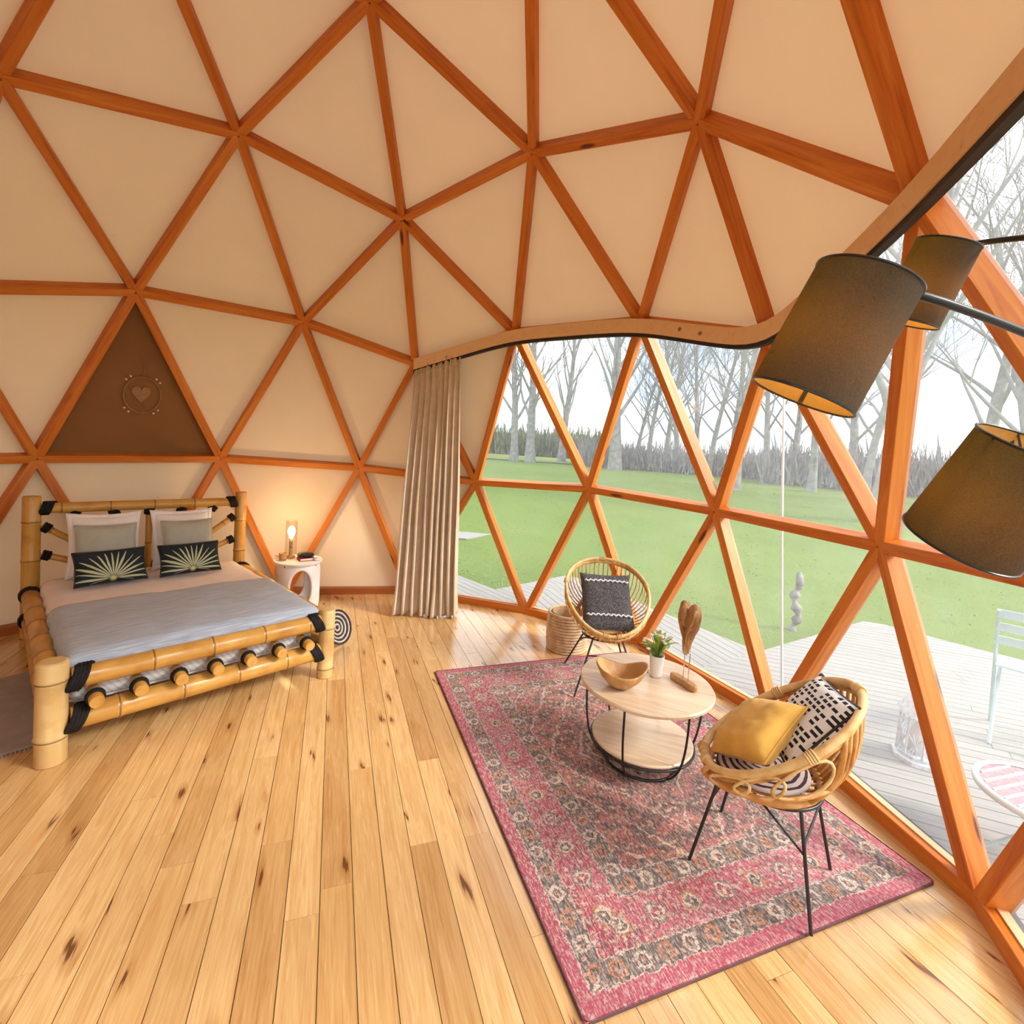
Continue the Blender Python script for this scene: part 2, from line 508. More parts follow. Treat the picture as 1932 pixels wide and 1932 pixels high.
mat_driftwood('bowl_wood', (0.52, 0.29, 0.11), (0.60, 0.37, 0.17), (0.36, 0.17, 0.05), 5.0, 0.8)
plain('white_ceramic', (0.78, 0.74, 0.70), 0.45, 0.4, 0.03, 3.0, 0.1)
plain('white_wood', (0.76, 0.72, 0.71), 0.5, 0.35, 0.04, 5.0, 0.1)
plain('leaf_green', (0.16, 0.30, 0.035), 0.45, 0.4, 0.25, 20.0)
plain('leaf_lime', (0.36, 0.42, 0.06), 0.45, 0.4, 0.2, 20.0)
plain('flower_white', (0.82, 0.82, 0.76), 0.6, 0.2, 0.03)
plain('brass', (0.60, 0.38, 0.14), 0.3, 0.5, 0.05, 5.0, 0, 0.9)
plain('copper_dull', (0.30, 0.16, 0.065), 0.5, 0.4, 0.1, 20.0)
plain('bead', (0.80, 0.66, 0.45), 0.3, 0.6, 0.05)
plain('red_book', (0.30, 0.03, 0.03), 0.5, 0.3)
plain('black_leather', (0.02, 0.017, 0.016), 0.35, 0.5, 0.2)
plain('amber_wood', (0.52, 0.26, 0.09), 0.4, 0.4)
plain('chrome', (0.7, 0.7, 0.72), 0.15, 0.5, 0.03, 4.0, 0, 1.0)
plain('mint_metal', (0.42, 0.56, 0.55), 0.45, 0.4, 0.04)
plain('blue_white', (0.66, 0.71, 0.75), 0.5, 0.4, 0.10, 30.0)
plain('pink_weave', (0.42, 0.22, 0.24), 0.7, 0.2, 0.15, 40.0, 0.3)
plain('pole_white', (0.66, 0.72, 0.66), 0.5, 0.4, 0.04)
plain('grey_post', (0.22, 0.205, 0.20), 0.8, 0.2, 0.2, 8.0, 0.4)
plain('stone', (0.5, 0.48, 0.45), 0.8, 0.2, 0.1)
plain('jute_dark', (0.05, 0.04, 0.045), 0.9, 0.1, 0.2, 30.0)
plain('jute_pale', (0.48, 0.43, 0.38), 0.9, 0.1, 0.1, 30.0)
plain('lamp_black', (0.02, 0.02, 0.022), 0.35, 0.5, 0.1)

def mat_shade():
    g = G('lampshade_linen', 0.95, 0.05)
    v = g.coord()
    f = g.noise(v, 260.0, 2, 0.6)
    c = g.ramp(f, [(0.3, (0.040, 0.040, 0.034)), (0.7, (0.075, 0.073, 0.060))])
    g.col(c).bump(f, 0.2, 0.002)
    ts = g.n('BsdfTranslucent'); ts.inputs[0].default_value = (0.52, 0.36, 0.03, 1)
    ms = g.n('MixShader'); ms.inputs[0].default_value = 0.16
    g.t.links.new(g.b.outputs[0], ms.inputs[1]); g.t.links.new(ts.outputs[0], ms.inputs[2])
    g.t.links.new(ms.outputs[0], g.out.inputs[0])
    MAT['lampshade_linen'] = g.mat
mat_shade()
def mat_lining():
    g = G('shade_lining', 0.8, 0.1)
    f = g.noise(g.coord(), 60.0, 2)
    g.col(g.ramp(f, [(0.3, (0.72, 0.45, 0.16)), (0.7, (0.80, 0.52, 0.20))]))
    ts = g.n('BsdfTranslucent'); ts.inputs[0].default_value = (0.9, 0.65, 0.3, 1)
    ms = g.n('MixShader'); ms.inputs[0].default_value = 0.5
    g.t.links.new(g.b.outputs[0], ms.inputs[1]); g.t.links.new(ts.outputs[0], ms.inputs[2])
    g.t.links.new(ms.outputs[0], g.out.inputs[0])
    MAT['shade_lining'] = g.mat
mat_lining()
def mat_emit(name, c, s):
    g = G(name)
    g.b.inputs['Emission Color'].default_value = (*c, 1)
    g.b.inputs['Emission Strength'].default_value = s
    g.b.inputs['Base Color'].default_value = (*c, 1)
    f = g.noise(g.coord(), 3.0)
    g.put(g.b.inputs['Roughness'], f * 0.2 + 0.2)
    MAT[name] = g.mat
mat_emit('bulb_glow', (1.0, 0.66, 0.28), 14.0)
def mat_clear():
    g = G('clear_glass')
    g.t.nodes.remove(g.b)
    tr = g.n('BsdfTransparent'); tr.inputs[0].default_value = (0.97, 0.96, 0.93, 1)
    gl = g.n('BsdfGlossy'); gl.inputs['Roughness'].default_value = 0.05
    ms = g.n('MixShader')
    lw = g.n('LayerWeight'); lw.inputs[0].default_value = 0.35
    g.put(ms.inputs[0], S(g, lw.outputs['Facing']) * 0.22 + 0.02)
    g.t.links.new(tr.outputs[0], ms.inputs[1]); g.t.links.new(gl.outputs[0], ms.inputs[2])
    g.t.links.new(ms.outputs[0], g.out.inputs[0])
    MAT['clear_glass'] = g.mat
mat_clear()

# ------------------------------------------------------------------ mesh helpers
class MB:
    def __init__(s): s.v = []; s.f = []
    def add(s, vs, fs):
        o = len(s.v)
        s.v += [tuple(v) for v in vs]
        s.f += [tuple(i + o for i in f) for f in fs]
        return s
    def box(s, c, d, rot=None, taper=1.0):
        c = Vector(c); h = Vector(d) / 2
        vs = []
        for z in (-1, 1):
            k = taper if z > 0 else 1.0
            for x, y in ((-1, -1), (1, -1), (1, 1), (-1, 1)):
                p = Vector((x * h.x * k, y * h.y * k, z * h.z))
                if rot is not None: p = rot @ p
                vs.append(c + p)
        return s.add(vs, [(3, 2, 1, 0), (4, 5, 6, 7), (0, 1, 5, 4), (1, 2, 6, 5), (2, 3, 7, 6), (3, 0, 4, 7)])
    def tube(s, pts, rad, seg=8, closed=False, caps=True, flat=1.0):
        pts = [Vector(p) for p in pts]; n = len(pts)
        rad = rad if isinstance(rad, (list, tuple)) else [rad] * n
        tan = []
        for i in range(n):
            if closed: t = pts[(i + 1) % n] - pts[i - 1]
            else: t = pts[min(i + 1, n - 1)] - pts[max(i - 1, 0)]
            tan.append(t.normalized() if t.length > 1e-9 else Vector((0, 0, 1)))
        ref = Vector((0, 0, 1)) if abs(tan[0].z) < 0.9 else Vector((1, 0, 0))
        a = (ref - tan[0] * ref.dot(tan[0])).normalized()
        vs = []
        for i in range(n):
            a = (a - tan[i] * a.dot(tan[i]))
            a = a.normalized() if a.length > 1e-6 else tan[i].orthogonal().normalized()
            b = tan[i].cross(a)
            for k in range(seg):
                w = 2 * PI * k / seg
                vs.append(pts[i] + a * (math.cos(w) * rad[i]) + b * (math.sin(w) * rad[i] * flat))
        fs = []
        for i in range(n if closed else n - 1):
            j = (i + 1) % n
            for k in range(seg):
                l = (k + 1) % seg
                fs.append((i * seg + k, i * seg + l, j * seg + l, j * seg + k))
        if caps and not closed:
            fs.append(tuple(range(seg - 1, -1, -1)))
            fs.append(tuple((n - 1) * seg + k for k in range(seg)))
        return s.add(vs, fs)
    def lathe(s, prof, seg=32, c=(0, 0, 0), capb=True, capt=True):
        vs = []; fs = []
        for r, z in prof:
            for k in range(seg):
                w = 2 * PI * k / seg
                vs.append((c[0] + r * math.cos(w), c[1] + r * math.sin(w), c[2] + z))
        for i in range(len(prof) - 1):
            for k in range(seg):
                l = (k + 1) % seg
                fs.append((i * seg + k, i * seg + l, (i + 1) * seg + l, (i + 1) * seg + k))
        if capb: fs.append(tuple(range(seg - 1, -1, -1)))
        if capt: fs.append(tuple((len(prof) - 1) * seg + k for k in range(seg)))
        return s.add(vs, fs)
    def prism(s, poly, z0, z1):
        n = len(poly)
        vs = [(p[0], p[1], z0) for p in poly] + [(p[0], p[1], z1) for p in poly]
        fs = [tuple(range(n - 1, -1, -1)), tuple(range(n, 2 * n))]
        fs += [(i, (i + 1) % n, n + (i + 1) % n, n + i) for i in range(n)]
        return s.add(vs, fs)
    def grid(s, fn, nu, nv, closeu=False):
        vs = []; fs = []
        for j in range(nv + 1):
            for i in range(nu + (0 if closeu else 1)):
                vs.append(fn(i / nu, j / nv))
        w = nu if closeu else nu + 1
        for j in range(nv):
            for i in range(nu):
                i2 = (i + 1) % w if closeu else i + 1
                fs.append((j * w + i, j * w + i2, (j + 1) * w + i2, (j + 1) * w + i))
        return s.add(vs, fs)
    def mesh(s, name, mat, smooth=False):
        me = bpy.data.meshes.new(name)
        me.from_pydata(s.v, [], s.f)
        me.materials.append(MAT[mat] if isinstance(mat, str) else mat)
        if smooth:
            for p in me.polygons: p.use_smooth = True
        me.update()
        return me
    def build(s, name, mat, parent=None, smooth=False, mtx=None, bevel=0.0, label=None):
        me = s.mesh(name, mat, smooth)
        if bevel:
            bm = bmesh.new(); bm.from_mesh(me)
            bmesh.ops.bevel(bm, geom=bm.edges[:], offset=bevel, segments=1, affect='EDGES', clamp_overlap=True)
            bm.to_mesh(me); bm.free()
        return link(name, me, parent, mtx, label)

def link(name, data, parent=None, mtx=None, label=None):
    o = bpy.data.objects.new(name, data)
    col.objects.link(o)
    if parent is not None: o.parent = parent
    if mtx is not None: o.matrix_basis = mtx
    if label: o['label'] = label
    return o

def thing(name, label, cat, loc=(0, 0, 0), rz=0.0, group=None):
    o = link(name, None)
    o.empty_display_size = 0.1
    o.location = loc; o.rotation_euler = (0, 0, rz)
    return tag(o, label, cat, group)
def tag(o, label, cat, group=None, kind=None):
    o['label'] = label; o['category'] = cat
    if group: o['group'] = group
    if kind: o['kind'] = kind
    return o
def struct(name, label, cat):
    o = link(name, None); o['kind'] = 'structure'; o['label'] = label; o['category'] = cat
    return o
def frame(p0, p1, up=Vector((0, 0, 1))):
    """matrix with local x from p0 to p1"""
    p0 = Vector(p0); p1 = Vector(p1)
    x = (p1 - p0).normalized()
    up = Vector(up)
    z = (up - x * up.dot(x))
    z = z.normalized() if z.length > 1e-6 else x.orthogonal().normalized()
    y = z.cross(x)
    return Matrix(((x.x, y.x, z.x, p0.x), (x.y, y.y, z.y, p0.y), (x.z, y.z, z.z, p0.z), (0, 0, 0, 1)))
def zframe(p0, p1):
    p0 = Vector(p0); z = (Vector(p1) - p0).normalized()
    x = z.orthogonal().normalized(); y = z.cross(x)
    return Matrix(((x.x, y.x, z.x, p0.x), (x.y, y.y, z.y, p0.y), (x.z, y.z, z.z, p0.z), (0, 0, 0, 1)))
def catmull(P, n=8, closed=False):
    P = [Vector(p) for p in P]; out = []
    N = len(P)
    for i in range(N if closed else N - 1):
        if closed: a, b, c, d = P[i - 1], P[i], P[(i + 1) % N], P[(i + 2) % N]
        else:
            b, c = P[i], P[i + 1]
            a = P[i - 1] if i else b * 2 - c
            d = P[i + 2] if i + 2 < N else c * 2 - b
        for k in range(n):
            t = k / n
            out.append(0.5 * (2 * b + (c - a) * t + (2 * a - 5 * b + 4 * c - d) * t * t + (3 * b - a - 3 * c + d) * t ** 3))
    if not closed: out.append(P[-1])
    return out

# ------------------------------------------------------------------ the dome
RAD = 3.94
KZ = 4 / 3
ZF = -0.1912
def geodesic():
    zt = 1 / math.sqrt(5); r = 2 / math.sqrt(5)
    top = Vector((0, 0, 1))
    U = [Vector((r * math.cos(a), r * math.sin(a), zt)) for a in [i * 2 * PI / 5 for i in range(5)]]
    L = [Vector((r * math.cos(a), r * math.sin(a), -zt)) for a in [(i + .5) * 2 * PI / 5 for i in range(5)]]
    tris = []
    for i in range(5):
        j = (i + 1) % 5
        tris += [(top, U[i], U[j]), (U[i], L[i], U[j]), (U[j], L[i], L[j])]
    pts = []; faces = set()
    def idx(v):
        for k, p in enumerate(pts):
            if (p - v).length < 1e-4: return k
        pts.append(v); return len(pts) - 1
    for A, B, C in tris:
        g = {}
        for a in range(4):
            for b in range(4 - a):
                g[a, b] = idx(((A * a + B * b + C * (3 - a - b)) / 3).normalized())
        for a in range(3):
            for b in range(3 - a):
                faces.add(tuple(sorted((g[a, b], g[a + 1, b], g[a, b + 1]))))
                if a + b < 2: faces.add(tuple(sorted((g[a + 1, b], g[a, b + 1], g[a + 1, b + 1]))))
    faces = [f for f in faces if all(pts[i].z > -0.25 for i in f)]
    return pts, faces
GP, GF = geodesic()
# measured hub positions of this particular dome, where they stray from the ideal one
NUDGE = [(72, 'p', (1.078, 3.349, 3.123)), (0, 'p', (3.513, .013, 3.093)), (121.61, 3, (-1.791, 2.868, 3.461)), (94.39, 3, (-.274, 3.364, 3.466)),
         (49.61, 3, (2.172, 2.57, 3.488)), (22.39, 3, (3.11, 1.294, 3.458)), (-22.39, 3, (3.119, -1.284, 3.463)), (72, 2, (.795, 2.577, 4.566)),
         (0, 2, (2.725, .008, 4.545)), (36, 'c', (1.909, 1.422, 4.914)), (108, 'c', (-.764, 2.271, 4.923)), (144, 2, (-2.165, 1.59, 4.6)),
         (72, 1, (.399, 1.278, 5.696)), (83.82, 4, (.448, 3.863, 1.71)), (60.18, 4, (1.972, 3.356, 1.622)), (36, 'q', (3.137, 2.267, 1.684)),
         (11.82, 4, (3.797, .796, 1.643)), (-11.82, 4, (3.795, -.792, 1.645)), (108, 'q', (-1.182, 3.685, 1.751)), (132.18, 4, (-2.588, 2.89, 1.706)),
         (47.82, 5, (2.60, 2.74, 0)), (24.18, 5, (3.59, 1.62, 0)), (0, 'b', (3.849, -.023, 0)), (-24.18, 5, (3.567, -1.594, 0)), (96.18, 5, (-.39, 3.76, 0))]
ZR = {1: .9392, 2: .7271, 'c': .7947, 3: .5149, 'p': .4472, 4: .1716, 'q': .1876, 5: -.1716, 'b': -.1876}
HUB = []
for p in GP:
    z = 0.0 if -0.25 < p.z < -0.1 else (p.z * KZ - ZF) * RAD
    HUB.append(Vector((p.x * RAD, p.y * RAD, z)))
def find(az, ring):
    z = ZR[ring]; s = math.sqrt(1 - z * z)
    q = Vector((s * math.cos(R(az)), s * math.sin(R(az)), z))
    return min(range(len(GP)), key=lambda k: (GP[k] - q).length)
for az, ring, pos in NUDGE: HUB[find(az, ring)] = Vector(pos)
CEN = Vector((0, 0, -ZF * RAD))
def outward(p, d):
    n = (p - CEN).normalized()
    if p.z < 0.01: n = Vector((p.x, p.y, 0)).normalized()
    return p + n * d
def azc(f):
    c = sum((GP[i] for i in f), Vector())
    return math.degrees(math.atan2(c.y, c.x)), c.z / 3
def is_glazed(f):
    if any(GP[i].z > 0.6 for i in f): return False
    az, z = azc(f)
    low = sum(1 for i in f if GP[i].z < -0.1)
    return -112 < az < (66 if low else 55)  # glazing carried on unseen behind the camera to brighten the room
def is_low(f): return all(GP[i].z < 0.6 for i in f)

wall_back = struct('wall_back', 'cream canvas dome wall with orange timber struts', 'wall')
ceiling = struct('ceiling', 'cream canvas dome ceiling with triangular orange timber struts', 'ceiling')
window_1 = struct('window_1', 'wide triangular panorama glazing framed by timber struts', 'window')
baseboard_back = struct('baseboard_back', 'red-brown timber sill beams around the foot of the dome', 'baseboard')
SKIN = 0.112
edges = {}
for f in GF:
    for a, b in ((0, 1), (1, 2), (0, 2)):
        edges.setdefault((f[a], f[b]), []).append(f)
BW, BD = 0.080, 0.125
for (a, b), fs in edges.items():
    A, B = HUB[a], HUB[b]
    base = A.z < 0.01 and B.z < 0.01
    gl = any(is_glazed(f) for f in fs)
    low = any(is_low(f) for f in fs)
    L = (B - A).length
    mid = (A + B) / 2
    up = (mid - CEN).normalized()
    if base:
        up = Vector((mid.x, mid.y, 0)).normalized()
        M = frame(A, B, Vector((0, 0, 1)))
        yout = 1 if (M.to_3x3() @ Vector((0, 1, 0))).dot(up) > 0 else -1
        mb = MB(); h = 0.085
        mb.box((L / 2, yout * 0.05, h / 2 - 0.02), (L + 0.02, 0.10, h + 0.04))
        mb.build('sill_beam', 'beam_wood' if gl else 'skirting_wood', baseboard_back, mtx=M, bevel=0.004)
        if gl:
            MB().box((L / 2, yout * 0.075, h + 0.003), (L - 0.06, 0.045, 0.008)).build('sunlit_sill_strip', 'rail_wood', baseboard_back, mtx=M)  # pale strip added so the sill top looks sunlit
            mb = MB(); mb.box((L / 2, yout * 0.125, h / 2 - 0.03), (L + 0.10, 0.045, h + 0.02))
            mb.build('outer_gasket', 'dark_gasket', baseboard_back, mtx=M)
        continue
    M = frame(A, B, up)
    mb = MB()
    mb.box((L / 2, 0, BD / 2), (L - 0.01, BW, BD))
    mb.build('strut', 'beam_wood', window_1 if (gl and low) else (wall_back if low else ceiling), mtx=M, bevel=0.004)
brown = tuple(sorted((find(121.61, 3), find(132.18, 4), find(108, 'q'))))
for f in GF:
    P = [outward(HUB[i], SKIN) for i in f]
    if (P[1] - P[0]).cross(P[2] - P[0]).dot(sum(P, Vector()) / 3 - CEN) < 0: P[1], P[2] = P[2], P[1]
    gl = is_glazed(f)
    c = sum(P, Vector()) / 3
    M = frame(P[0], P[1], (P[1] - P[0]).cross(P[2] - P[0]))
    Mi = M.inverted()
    mb = MB()
    mb.add([Mi @ p for p in P], [(2, 1, 0)])          # a stretched membrane: cloth or clear film
    if gl: mb.build('pane', 'glazing', window_1, mtx=M)
    elif f == brown: mb.build('brown_panel', 'brown_cloth', wall_back, mtx=M, label='dark brown triangular cloth panel')
    else: mb.build('panel', 'canvas', wall_back if is_low(f) else ceiling, mtx=M)

# bent timber rail above the glazing, with a dark track under it
band = [find(a, r) for a, r in ((72, 'p'), (49.61, 3), (22.39, 3), (0, 'p'), (-22.39, 3), (-49.61, 3), (-72, 'p'), (-94.39, 3), (-121.61, 3))]
bpts = [HUB[i] * 1.0 for i in band]
bpts = [Vector((p.x * 0.992, p.y * 0.992, p.z - 0.02)) for p in bpts]
path = []
for i in range(len(bpts) - 1):
    path += [bpts[i].lerp(bpts[i + 1], k / 12) for k in range(12)]
path.append(bpts[-1])
for _ in range(10):
    path = [path[0]] + [(path[i - 1] + path[i] * 2 + path[i + 1]) / 4 for i in range(1, len(path) - 1)] + [path[-1]]
def ribbon(path, d0, d1, z0, z1):
    mb = MB(); vs = []; fs = []
    for p in path:
        n = Vector((p.x, p.y, 0)).normalized()
        for d, z in ((d0, z0), (d1, z0), (d1, z1), (d0, z1)):
            vs.append(p - n * d + Vector((0, 0, z)))
    for i in range(len(path) - 1):
        for k in range(4):
            l = (k + 1) % 4
            fs.append((i * 4 + k, i * 4 + l, (i + 1) * 4 + l, (i + 1) * 4 + k))
    e = (len(path) - 1) * 4
    fs += [(3, 2, 1, 0), (e, e + 1, e + 2, e + 3)]
    return mb.add(vs, fs)
o = ribbon(path, -0.03, 0.03, -0.055, 0.085).build('trim_1', 'rail_wood')
o['kind'] = 'structure'; o['label'] = 'bent pale timber rail running above the glazing'; o['category'] = 'trim'
o = ribbon(path, -0.025, 0.02, -0.088, -0.055).build('trim_2', 'dark_gasket')
o['kind'] = 'structure'; o['label'] = 'dark curtain track fixed under the timber rail'; o['category'] = 'trim'

# ------------------------------------------------------------------ floor boards
floor = struct('floor', 'knotty pine plank floor', 'floor')
FA = R(-86.2)                                  # board direction
fx = Vector((math.cos(FA), math.sin(FA))); fy = Vector((-fx.y, fx.x))
ring5 = sorted([HUB[i] for i in range(len(GP)) if -0.25 < GP[i].z < -0.1], key=lambda p: math.atan2(p.y, p.x))
fpoly = [(p.x * fx.x + p.y * fx.y, p.x * fy.x + p.y * fy.y) for p in ring5]
def clip(poly, axis, val, keep_gt):
    out = []
    n = len(poly)
    for i in range(n):
        a = poly[i]; b = poly[(i + 1) % n]
        ia = (a[axis] > val) == keep_gt; ib = (b[axis] > val) == keep_gt
        if ia: out.append(a)
        if ia != ib:
            t = (val - a[axis]) / (b[axis] - a[axis])
            out.append((a[0] + (b[0] - a[0]) * t, a[1] + (b[1] - a[1]) * t))
    return out
sub = MB().prism([(p.x * 1.02, p.y * 1.02) for p in ring5], -0.06, -0.022).build('subfloor', 'subfloor', floor)
rnd = random.Random(5)
BWD = 0.1455
v = -4.1
row = 0
FM = Matrix.Rotation(FA, 4, 'Z')
while v < 4.1:
    strip = clip(clip(fpoly, 1, v + 0.0016, True), 1, v + BWD - 0.0016, False)
    if len(strip) >= 3:
        lo = min(p[0] for p in strip); hi = max(p[0] for p in strip)
        cuts = []
        x = lo + rnd.uniform(0.5, 2.2)
        while x < hi - 0.3:
            cuts.append(x); x += rnd.uniform(1.7, 2.9)
        b = [lo - 1] + cuts + [hi + 1]
        for k in range(len(b) - 1):
            pc = clip(clip(strip, 0, b[k] + 0.0011, True), 0, b[k + 1] - 0.0011, False)
            if len(pc) < 3: continue
            cx = sum(p[0] for p in pc) / len(pc); cy = v + BWD / 2
            MB().prism([(p[0] - cx, p[1] - cy) for p in pc], -0.022, rnd.uniform(-0.0006, 0.0006)).build('floor_board', 'pine_board', floor, mtx=FM @ Matrix.Translation((cx, cy, 0)))
    v += BWD
    row += 1

# ------------------------------------------------------------------ outdoors: deck, lawn, trees
deck = struct('terrace_deck', 'weathered pale timber terrace around the dome', 'deck')
DZ = -0.03
# outline of the terrace in three wedges with their own board direction
def wedge(poly, ang, width=0.118):
    a = R(ang); ux = Vector((math.cos(a), math.sin(a))); uy = Vector((-ux.y, ux.x))
    P = [(p[0] * ux.x + p[1] * ux.y, p[0] * uy.x + p[1] * uy.y) for p in poly]
    v = min(p[1] for p in P)
    top = max(p[1] for p in P)
    M = Matrix.Rotation(a, 4, 'Z')
    def cross(val):
        xs = []
        for i in range(len(P)):
            (x0, y0), (x1, y1) = P[i], P[(i + 1) % len(P)]
            if (y0 > val) != (y1 > val): xs.append(x0 + (x1 - x0) * (val - y0) / (y1 - y0))
        return sorted(xs)
    while v < top:
        A = cross(v + 0.004); B = cross(v + width - 0.004)
        if len(A) == len(B):
            for k in range(0, len(A), 2):
                x0, x1 = min(A[k], B[k]), max(A[k + 1], B[k + 1])
                # split long rows into boards
                cuts = [0.0] + ([0.5 + rnd.uniform(-.12, .12)] if x1 - x0 > 2.6 else []) + [1.0]
                for q in range(len(cuts) - 1):
                    t0, t1 = cuts[q], cuts[q + 1]
                    g0 = 0.002 if t0 > 0 else 0; g1 = 0.002 if t1 < 1 else 0
                    quad = [(A[k] + (A[k + 1] - A[k]) * t0 + g0, v + 0.004), (A[k] + (A[k + 1] - A[k]) * t1 - g1, v + 0.004),
                            (B[k] + (B[k + 1] - B[k]) * t1 - g1, v + width - 0.004), (B[k] + (B[k + 1] - B[k]) * t0 + g0, v + width - 0.004)]
                    cx = sum(p[0] for p in quad) / 4; cy = v + width / 2
                    # keep boards that show outside the dome
                    far = max(Vector((p[0], p[1])).length for p in quad)
                    if far < 3.75 or x1 - x0 < 0.05: continue
                    MB().prism([(p[0] - cx, p[1] - cy) for p in quad], -0.03, 0.0).build('deck_board', 'deck_board', deck, mtx=Matrix.Translation((0, 0, DZ - 0.001)) @ M @ Matrix.Translation((cx, cy, 0)))
        v += width
def ray(az, r): return (r * math.cos(R(az)), r * math.sin(R(az)))
wedge([ray(49, 3.2), ray(49, 6.18), (2.47, 3.89), (1.55, 5.75), ray(95, 5.6), ray(95, 3.2)], -66)
wedge([ray(14.7, 3.2), (5.0, 1.31), ray(49, 6.18), ray(49, 3.2)], -87)
wedge([ray(14.7, 3.2), (5.0, 1.31), (7.63, 2.03), (8.45, 0.15), (8.9, -1.9), (8.2, -5.0), ray(-60, 8.0), ray(-60, 3.2), ray(-25, 3.2)], -38)
wedge([(2.8, 7.8), (4.5, 9.13), (3.47, 11.3), (1.2, 11.0), (0.6, 9.0)], -66)
mbx = MB()
mbx.prism([ray(a, 3.7) for a in range(0, 360, 12)], -0.30, -0.066)
mbx.build('deck_frame', 'grey_post', deck)

def ground_z(x, y):
    r = math.hypot(x, y)
    t = max(0.0, min(1.0, (r - 7.0) / 29.0))
    z = -0.14 + 1.14 * t
    if r > 36: z += 0.25 * min(1.0, (r - 36) / 60.0)
    return z + 0.05 * noise.noise(Vector((x * 0.12, y * 0.12, 0)))
mb = MB()
rr = [0.0] + [3.0 + i * 0.9 for i in range(40)] + [42, 48, 56, 66, 80, 100]
mb.grid(lambda u, w: (lambda r, a: (r * math.cos(a), r * math.sin(a), ground_z(r * math.cos(a), r * math.sin(a)) - (0.0 if r > 3 else 0.0)))(rr[round(w * (len(rr) - 1))], u * 2 * PI), 96, len(rr) - 1, True)
lawn = mb.build('lawn', 'lawn_grass', smooth=True)
lawn['kind'] = 'structure'; lawn['label'] = 'green lawn rising gently away from the terrace'; lawn['category'] = 'lawn'
def polar(az, r):
    x, y = r * math.cos(R(az)), r * math.sin(R(az)); return Vector((x, y, ground_z(x, y)))
mb = MB()
mb.grid(lambda u, w: (lambda a, r: (r * math.cos(a), r * math.sin(a), ground_z(r * math.cos(a), r * math.sin(a)) + 0.06 + (r - 38) * 0.012))(R(-60 + 190 * u), 38.5 + w * 150), 60, 8)
fld = mb.build('far_field', 'field_grass', smooth=True)
fld['kind'] = 'structure'; fld['label'] = 'pale yellow-green field beyond the trees'; fld['category'] = 'field'

# grass blades on the near lawn
gr = random.Random(3)
mb = MB(); vs = []; fs = []
for i in range(18000):
    r = 4.2 + 26 * gr.random() ** 1.3; a = R(-38 + gr.random() * 120)
    x, y = r * math.cos(a), r * math.sin(a)
    inside = False
    z = ground_z(x, y)
    h = gr.uniform(0.015, 0.035); w = gr.uniform(0.006, 0.012) * (1 + r * 0.05); t = gr.random() * PI
    dx, dy = math.cos(t) * w, math.sin(t) * w
    k = len(vs)
    vs += [(x - dx, y - dy, z - 0.01), (x + dx, y + dy, z - 0.01), (x + gr.uniform(-.16, .16), y + gr.uniform(-.16, .16), min(z + h, DZ - 0.04) if r < 9 else z + h)]
    fs.append((k, k + 1, k + 2))
mb.add(vs, fs)
gb = mb.build('grass_blades', 'blade_grass')
tag(gb, 'short green grass growing on the lawn', 'grass', kind='stuff')

def make_tree(seed, height, r0, lean=0.0, spread=0.75, depth=4):
    rg = random.Random(seed)
    tr = MB(); br = MB()
    def limb(mb, p, d, L, r, lev, wander=0.10):
        n = 7 if lev == 0 else 5 if lev < 3 else 3
        pts = [p.copy()]; q = p.copy(); dd = d.copy()
        for i in range(n):
            dd = (dd + Vector((rg.uniform(-1, 1), rg.uniform(-1, 1), rg.uniform(-.3, .6))) * wander).normalized()
            q = q + dd * (L / n); pts.append(q.copy())
        tip = 0.35 if lev == 0 else 0.25
        rad = [r * (1 - (1 - tip) * i / n) for i in range(n + 1)]
        if lev == 0: rad[0] *= 1.35
        mb.tube(pts, rad, 8 if lev == 0 else 5 if lev < 2 else 3, caps=False)
        return pts, rad
    pts, rad = limb(tr, Vector((0, 0, -0.3)), Vector((lean, 0, 1)).normalized(), height * 0.62, r0, 0, 0.05)
    def grow(p, d, L, r, lev):
        pts, rad = limb(br, p, d, L, r, lev, 0.16)
        if lev >= depth: return
        for k in range(3 if lev < 3 else 4):
            i = rg.randint(1, len(pts) - 1) if k else len(pts) - 1
            ax = d.orthogonal().normalized(); ax.rotate(Matrix.Rotation(rg.uniform(0, 2 * PI), 3, d))
            nd = (d + ax * rg.uniform(0.45, 0.95) * spread + Vector((0, 0, 0.22))).normalized()
            grow(pts[i], nd, L * rg.uniform(0.55, 0.75), max(rad[i] * 0.62, 0.012), lev + 1)
    for k in range(15):
        t = 0.28 + 0.72 * k / 14
        f = t * (len(pts) - 1); i = min(int(f), len(pts) - 2); p = pts[i].lerp(pts[i + 1], f - i)
        a = k * 2.4 + rg.uniform(-.4, .4)
        d = Vector((math.cos(a) * spread, math.sin(a) * spread, 0.75 + t * 0.6)).normalized()
        grow(p, d, height * (0.30 - 0.08 * t) * rg.uniform(0.8, 1.15), r0 * (0.42 - 0.2 * t), 1)
    return tr.mesh('trunk', 'bark', True), br.mesh('branches', 'twig', True)
protos = [make_tree(1, 20, 0.36, 0.02, 0.55, 4), make_tree(2, 21, 0.42, -0.02, 0.7, 4), make_tree(7, 18, 0.28, 0.04, 0.8, 4), make_tree(9, 15, 0.20, 0.05, 0.9, 4)]
def tree(az, r, k, s, rot, label, group):
    t = thing('bare_tree', label, 'tree', polar(az, r), R(rot), group)
    t.scale = (s, s, s)
    link('trunk', protos[k][0], t); link('branches', protos[k][1], t)
TG = 'bare trees around the lawn'
tree(71.3, 38, 0, 1.0, 10, 'tall slim bare tree with a straight grey trunk, beside the pale field', TG)
tree(69.2, 37, 1, 1.0, 140, 'tall bare tree with a thick grey trunk, standing close to a slim one', TG)
